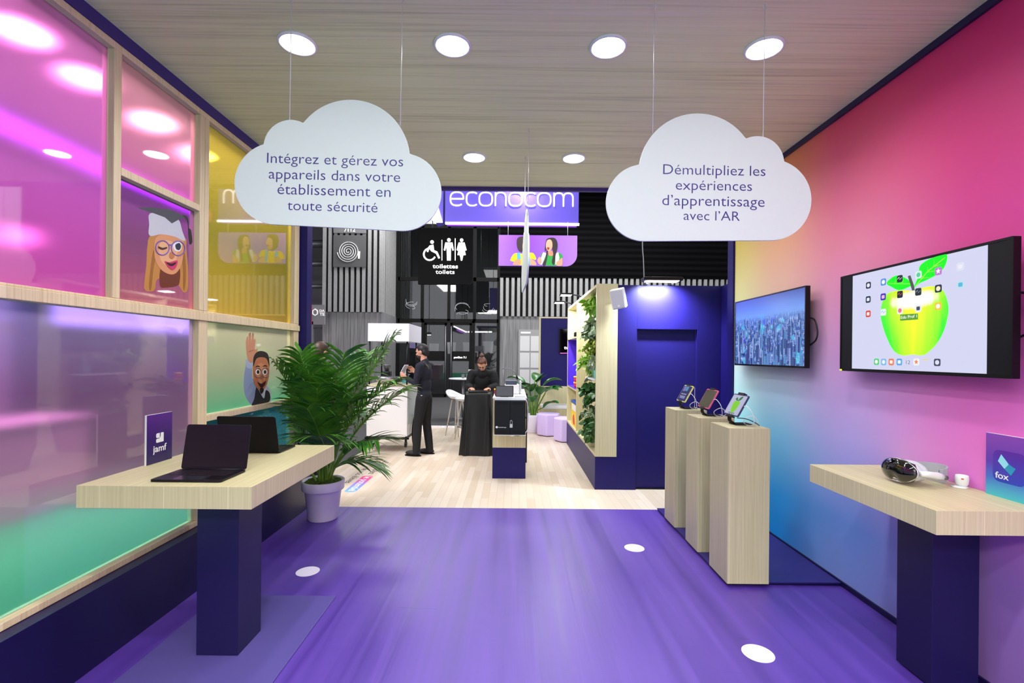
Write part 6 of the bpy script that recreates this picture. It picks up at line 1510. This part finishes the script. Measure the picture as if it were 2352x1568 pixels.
cn.box(-2.34, -1.675, 7.72, 7.735, 1.80, 2.09); cn.box(-2.34, -1.675, 8.735, 8.75, 1.80, 2.09); cn.box(-2.34, -2.325, 7.735, 8.735, 1.80, 2.09); cn.box(-1.69, -1.675, 7.735, 8.735, 1.80, 2.09); cn.box(-2.325, -1.69, 7.735, 8.735, 2.075, 2.09)
obj('canopy', cn, M_CANO, t, 0.003)
obj('side_glass', box1(A1 + 0.001, A1 + 0.006, B0_ + 0.08, B1_ - 0.08, 0.45, 1.0), mat('cart_panel_gloss', (206, 216, 214), 0.1), t)
hp_ = Vector((-2.09, 7.97, 1.101))
t = thing('mixing_bowl', 'wide steel bowl on top of the food cart', 'bowl', hp_)
obj('bowl', MB().lathe([(0.001, 0.0), (0.12, 0.0), (0.18, 0.07), (0.21, 0.12), (0.205, 0.12), (0.17, 0.07), (0.11, 0.012), (0.001, 0.012)], hp_, 32), M_STEEL, t)
t = thing('paper_cups', 'short stack of pale paper cups on the food cart behind the bowl', 'cups', (-1.86, 8.28, 1.101))
for i in range(4): obj('cup', MB().lathe([(0.03, 0.0), (0.045, 0.11), (0.048, 0.115), (0.042, 0.11), (0.028, 0.004), (0.001, 0.004)], (-1.86, 8.28, 1.101 + 0.05 * i), 20), M_WHITE, t)
t = thing('display_case', 'small clear case with turquoise packets on the food cart by the man', 'case', (-1.80, 7.95, 1.101))
obj('frame', MB().box(-1.85, -1.72, 7.9, 8.02, 1.1005, 1.12).box(-1.85, -1.72, 7.9, 8.02, 1.25, 1.262).box(-1.85, -1.842, 7.9, 7.908, 1.12, 1.25).box(-1.728, -1.72, 7.9, 7.908, 1.12, 1.25), M_STEEL, t)
obj('packets', MB().box(-1.83, -1.74, 7.915, 8.0, 1.12, 1.21), mat('packet_teal', (90, 170, 170), 0.5), t)
t = thing('coffee_grinder', 'small black grinder at the outer end of the food cart', 'grinder', (-2.2, 8.38, 1.101))
obj('body', box1(-2.27, -2.13, 8.30, 8.46, 1.1005, 1.3), M_BLACK, t, 0.02, 3); obj('hopper', MB().lathe([(0.03, 1.3), (0.07, 1.4), (0.072, 1.41), (0.001, 1.41)], (-2.2, 8.38, 0), 20), M_GREYM, t)

# ================================================================== PEOPLE
class Person:
    def __init__(s, label, base, yaw, tilt=0.0):
        s.b = Vector(base); s.f = Vector((math.cos(yaw), math.sin(yaw), 0)); s.l = Vector((-math.sin(yaw), math.cos(yaw), 0))
        s.t = thing('person', label, 'person', base); s.M3 = Matrix((s.f, s.l, Vector((0, 0, 1)))).transposed()
    def p(s, f, l, u): return s.b + s.f * f + s.l * l + Vector((0, 0, u))
    def hand(s, mb, wrist, d, n, side, curl=0.5):
        """palm, four bent fingers of unequal length and a thumb leaving the palm's side"""
        wrist = Vector(wrist); d = Vector(d).normalized(); n = (Vector(n) - d * Vector(n).dot(d)).normalized(); w = d.cross(n) * side
        Mx = Matrix((d, w, n)).transposed()
        mb.ball(wrist + d * 0.045, (0.05, 0.04, 0.016), Mx, 12, 8); mb.ball(wrist + d * 0.01, (0.03, 0.028, 0.02), Mx, 10, 8)
        for k, L_ in enumerate((0.07, 0.08, 0.074, 0.057)):
            o = wrist + d * (0.084 - 0.004 * abs(k - 1)) + w * (0.03 - 0.02 * k)
            a1, a2 = curl * 0.7, curl * 1.7
            e1 = o + (d * math.cos(a1) + n * math.sin(a1)) * L_ * 0.5; e2 = e1 + (d * math.cos(a2) + n * math.sin(a2)) * L_ * 0.45
            mb.limb([o - d * 0.02, o, e1, e2], [0.0095, 0.009, 0.0085, 0.007], 8)
        o = wrist + d * 0.03 + w * 0.034; e1 = o + (d * 0.6 + w * 0.7 + n * 0.3).normalized() * 0.034; e2 = e1 + (d * 0.9 + w * 0.1 + n * 0.5).normalized() * 0.03
        mb.limb([o - w * 0.012, o, e1, e2], [0.011, 0.0115, 0.0095, 0.008], 8)
    def build(s, J, skin, top, legs, shoe, hair, beard=None, bun=False, longhair=False, sleeve=1.0, coat=False, fine=0.006, hands=True, curl=0.6, mouth=True):
        P = {k: s.p(*v) for k, v in J.items()}
        sk, sh, tr = MB(), MB(), MB()
        up = (P['neck'] - P['pelvis']).normalized(); M3 = s.M3
        pit = J_pitch = s.pitch; RH = M3 @ Matrix.Rotation(s.turn, 3, 'Z') @ Matrix.Rotation(pit, 3, 'Y')
        hc = P['head']; h = lambda f, l, u: hc + RH @ Vector((f, l, u))
        # head: skull, jaw, brow, nose, lips, ears
        sk.ball(hc + RH @ Vector((-0.008, 0, 0.02)), (0.094, 0.074, 0.098), RH, 20, 14); sk.ball(h(0.028, 0, -0.052), (0.056, 0.052, 0.062), RH, 16, 10)
        sk.ball(h(0.05, 0, -0.088), (0.028, 0.03, 0.022), RH, 12, 8); sk.ball(h(0.074, 0, 0.03), (0.02, 0.052, 0.014), RH, 12, 8)
        sk.limb([h(0.086, 0, 0.012), h(0.1, 0, -0.018)], [0.009, 0.014], 10); sk.ball(h(0.083, 0, -0.052), (0.01, 0.022, 0.009), RH, 10, 6); sk.ball(h(0.068, 0.034, -0.02), (0.02, 0.018, 0.02), RH, 8, 6); sk.ball(h(0.068, -0.034, -0.02), (0.02, 0.018, 0.02), RH, 8, 6)
        for q in (-1, 1): sk.ball(h(-0.008, q * 0.076, -0.008), (0.018, 0.009, 0.032), RH, 10, 8)
        sk.limb([P['neck'] - up * 0.02, P['neck'] + (hc - P['neck']) * 0.45, h(-0.02, 0, -0.04)], [0.058, 0.054, 0.054], 14)
        # trunk (one surface with the head)
        mid = P['pelvis'].lerp(P['neck'], 0.34); ch = P['pelvis'].lerp(P['neck'], 0.68); W2 = (P['sl'] - P['sr']).length / 2
        def trunk(mb, g):
            mb.ball(P['pelvis'] + Vector((0, 0, 0.02)), (0.1 + g, 0.148 + g, 0.13), M3, 20, 12); mb.ball(mid, (0.098 + g, 0.138 + g, 0.17), M3, 20, 12)
            mb.ball(ch, (0.108 + g, W2 * 0.84 + g, 0.18), M3, 20, 12); mb.limb([P['sl'], P['neck'] - up * 0.03, P['sr']], [0.055 + g, 0.062 + g, 0.055 + g], 12)
        trunk(sk, -0.012); trunk(sh, 0.008)
        for q, a in (('l', 1), ('r', -1)):
            S_, E_, Wr = P['s' + q], P['e' + q], P['w' + q]; d = (Wr - E_).normalized()
            sk.limb([S_, E_, Wr], [0.046, 0.037, 0.026], 12)
            cut = E_.lerp(Wr, sleeve)
            sh.limb([S_, S_.lerp(E_, 0.5), E_, E_.lerp(cut, 0.6), cut - d * 0.012], [0.066, 0.058, 0.051, 0.045, 0.038] if not coat else [0.08, 0.074, 0.068, 0.062, 0.052], 14)
            if hands: s.hand(sk, Wr, d if s.hd is None else s.hd[q], s.hn[q], a, curl)
            K, A_ = P['k' + q], P['a' + q]; H_ = P['pelvis'] + s.l * (0.085 * a) - Vector((0, 0, 0.03))
            sk.limb([H_, K, A_], [0.07, 0.047, 0.034], 12); sk.ball(A_ + s.f * 0.05 - Vector((0, 0, 0.045)), (0.1, 0.036, 0.03), M3, 10, 8)
            tr.limb([H_, H_.lerp(K, 0.5), K, K.lerp(A_, 0.5), A_ + Vector((0, 0, -0.03))], [0.098, 0.086, 0.07, 0.068, 0.06], 14)
            so = MB(); so.ball(A_ + s.f * 0.055 - Vector((0, 0, 0.045)), (0.135, 0.048, 0.042), M3, 16, 10); so.ball(A_ + s.f * 0.0 - Vector((0, 0, 0.015)), (0.06, 0.045, 0.055), M3, 14, 10)
            for v in so.v: v.z = max(v.z, s.b.z + 0.012)
            so_ = obj('shoe', so, shoe, s.t, voxel=0.008, smooth_it=2)
            sl = MB(); c0 = A_ + s.f * 0.055; sl.prism(Fr((c0.x, c0.y, s.b.z), s.f, s.l), disc(0, 0, 0.138, 0.05, 24), 0.0, 0.016); obj('sole', sl, M_BLACKM, so_)
        tr.ball(P['pelvis'], (0.112, 0.162, 0.115), M3, 20, 12)
        if coat:
            lo = P['pelvis'] - Vector((0, 0, 0.28)); sh.limb([P['pelvis'] + Vector((0, 0, 0.12)), P['pelvis'], lo], [0.15, 0.175, 0.2], 18); sh.limb([P['neck'] - up * 0.05 + s.f * 0.03, P['neck'] + up * 0.02], [0.085, 0.078], 14)
        else: sh.limb([P['neck'] - up * 0.05, P['neck'] + up * 0.012], [0.07, 0.062], 14)
        body = obj('body', sk, skin, s.t, voxel=fine, smooth_it=3)
        obj('top', sh, top, s.t, voxel=0.011, smooth_it=4)
        obj('trousers', tr, legs, s.t, voxel=0.011, smooth_it=3)
        hr = MB(); hr.ball(h(-0.022, 0, 0.036), (0.094, 0.081, 0.094), RH, 18, 12); hr.ball(h(-0.05, 0, -0.01), (0.062, 0.076, 0.08), RH, 16, 10); hr.ball(h(0.03, 0, 0.095), (0.05, 0.055, 0.028), RH, 12, 8)
        if longhair:
            for q in (-1, 0, 1): hr.limb([h(-0.04, q * 0.06, 0.02), h(-0.07, q * 0.07, -0.12), h(-0.08, q * 0.07, -0.26)], [0.06, 0.05, 0.035], 12)
        obj('hair', hr, hair, s.t, voxel=0.008, smooth_it=2)
        if bun: obj('hair_bun', MB().ball(h(-0.07, 0, 0.135), 0.042, seg=14, rings=10), hair, s.t); obj('hair_tie', MB().tube([h(-0.058 + 0.034 * math.cos(a) * 0.7, 0.034 * math.sin(a), 0.108 - 0.034 * math.cos(a) * -0.5) for a in [2 * PI * i / 16 for i in range(16)]], 0.011, 8, closed=True), mat('hair_tie_grey', (150, 150, 156), 0.8), s.t)
        if beard:
            bd_ = MB(); bd_.ball(h(0.034, 0, -0.066), (0.057, 0.054, 0.052), RH, 16, 10); bd_.ball(h(0.052, 0, -0.09), (0.031, 0.034, 0.024), RH, 12, 8); obj('beard', bd_, beard, s.t, voxel=0.007, smooth_it=2)
        for q in (-1, 1):
            obj('eye', MB().ball(h(0.078, q * 0.03, 0.006), (0.011, 0.011, 0.006), RH, 10, 8), mat('eye_dark', (30, 22, 20), 0.3), s.t)
            obj('eyebrow', MB().limb([h(0.09, q * 0.014, 0.032), h(0.084, q * 0.042, 0.034)], [0.005, 0.004], 8), hair, s.t)
        obj('mouth', MB().limb([h(0.09, -0.018, -0.054), h(0.094, 0, -0.056), h(0.09, 0.018, -0.054)], [0.004, 0.006, 0.004], 8), mat('lip_rose', (150, 84, 80), 0.5), s.t)
        return s
M_SKIN = mat('skin_warm', (206, 152, 124), 0.5); M_SKIN2 = mat('skin_tan', (186, 130, 104), 0.5)
M_HAIRB = mat('hair_black', (26, 24, 26), 0.5, noise=0.3, nscale=40); M_HAIRR = mat('hair_auburn', (84, 48, 34), 0.45, noise=0.3, nscale=40); M_HAIRN = mat('hair_brown', (60, 40, 26), 0.5, noise=0.3, nscale=40)
M_NAVY = mat('navy_knit', (26, 28, 42), 0.85, noise=0.12, nscale=30); M_TROUS = mat('black_trousers', (15, 16, 18), 0.8, noise=0.15, nscale=20); M_SHOE = mat('black_trainers', (24, 24, 26), 0.6)
m = Person('bearded man in dark jumper and black trousers holding a pale device beside the food cart', (-1.405, 7.62, 0), R(166))
m.pitch, m.turn, m.hd = R(16), R(0), {'l': (0.75, 0.1, 0.5), 'r': (0.6, 0.3, 0.7)}
F_ = lambda v: m.f * v[0] + m.l * v[1] + Vector((0, 0, v[2]))
m.hd = {k: F_(v) for k, v in m.hd.items()}; m.hn = {'l': F_((0.2, -1, 0.4)), 'r': F_((0.2, 1, 0.3))}
m.build({'pelvis': (0.0, 0, 0.93), 'neck': (-0.005, 0, 1.475), 'head': (0.045, 0, 1.635), 'sl': (0.0, 0.185, 1.405), 'sr': (-0.01, -0.185, 1.405), 'el': (0.045, 0.23, 1.14), 'er': (0.06, -0.225, 1.15), 'wl': (0.25, 0.12, 1.22), 'wr': (0.21, -0.08, 1.31),
         'kl': (0.06, 0.1, 0.5), 'kr': (0.0, -0.1, 0.5), 'al': (0.07, 0.12, 0.09), 'ar': (-0.06, -0.1, 0.09)}, M_SKIN, M_NAVY, M_TROUS, M_SHOE, M_HAIRB, beard=mat('beard_dark', (52, 42, 40), 0.8), sleeve=0.97)
obj('belt_tag', MB().ball(m.p(-0.03, 0.165, 0.955), (0.015, 0.012, 0.006), seg=8, rings=6), M_WHITE, m.t)
obj('apron_strap', MB().tube([m.p(-0.1, 0.02, 1.30), m.p(-0.09, 0.07, 1.41), m.p(-0.03, 0.1, 1.475), m.p(0.05, 0.1, 1.46)], 0.012, 8), mat('strap_olive', (92, 88, 72), 0.8), m.t)
d = m.p(0.345, 0.01, 1.355); t = thing('handheld_device', 'pale tablet held up by the bearded man', 'tablet', d)
fr = Fr(d, (m.l * 0.9 + m.f * 0.2), (Vector((0, 0, 0.85)) + m.f * -0.5))
obj('case', MB().prism(fr, rrect(-0.05, 0.05, -0.08, 0.08, 0.012), -0.005, 0.004), mat('device_pale', (214, 220, 232), 0.4), t); obj('screen', MB().prism(fr, rrect(-0.044, 0.044, -0.07, 0.07, 0.006), 0.0042, 0.005), mat('device_teal', (70, 150, 160), 0.3), t)
w = Person('woman in a black coat with hair in a bun, bent over the draped stand', (-0.52, 8.44, 0), R(-91))
w.pitch, w.turn, w.hd, w.hn = R(46), R(-6), None, {'l': Vector((0, 0, -1)), 'r': Vector((0, 0, -1))}
w.build({'pelvis': (-0.02, 0, 0.86), 'neck': (0.16, 0, 1.315), 'head': (0.245, 0.0, 1.435), 'sl': (0.13, 0.18, 1.265), 'sr': (0.13, -0.18, 1.265), 'el': (0.16, 0.235, 1.06), 'er': (0.17, -0.235, 1.06), 'wl': (0.34, 0.13, 1.035), 'wr': (0.35, -0.17, 1.035),
         'kl': (0.03, 0.09, 0.47), 'kr': (0.0, -0.09, 0.47), 'al': (0.0, 0.1, 0.09), 'ar': (-0.03, -0.1, 0.09)}, M_SKIN, mat('black_coat', (11, 11, 15), 0.8, noise=0.25, nscale=16), M_TROUS, M_SHOE, M_HAIRR, bun=True, coat=True, sleeve=0.96, curl=0.35)
for (bx, by, yaw, hz, lh, lb, hr_, tp) in [(-2.33, 5.78, R(70), 0.0, False, 'person with short brown hair in dark clothes standing behind the palm', M_HAIRN, mat('dark_jacket', (34, 38, 56), 0.85)), (-2.62, 6.3, R(-20), -0.05, True, 'person with long brown hair mostly hidden by the purple post', mat('hair_chestnut', (122, 82, 58), 0.5), mat('dark_jumper', (44, 40, 48), 0.85))]:
    q = Person(lb, (bx, by, 0 if bx > -2.45 else -0.02), yaw); q.pitch, q.turn, q.hd, q.hn = R(14), R(-10), None, {'l': q.l * -1, 'r': q.l}
    J = {'pelvis': (0, 0, 0.92), 'neck': (0, 0, 1.455), 'head': (0.03, 0, 1.61), 'sl': (0, 0.18, 1.385), 'sr': (0, -0.18, 1.385), 'el': (0.02, 0.23, 1.12), 'er': (0.02, -0.23, 1.12), 'wl': (0.2, 0.14, 1.08), 'wr': (0.2, -0.14, 1.08), 'kl': (0.02, 0.09, 0.5), 'kr': (0.02, -0.09, 0.5), 'al': (0, 0.1, 0.09), 'ar': (0, -0.1, 0.09)}
    J = {k: (v[0], v[1], v[2] * (1 + hz / 1.7) if v[2] > 0.1 else v[2]) for k, v in J.items()}
    q.build(J, M_SKIN2, tp, M_TROUS, M_SHOE, hr_, longhair=lh, fine=0.008)
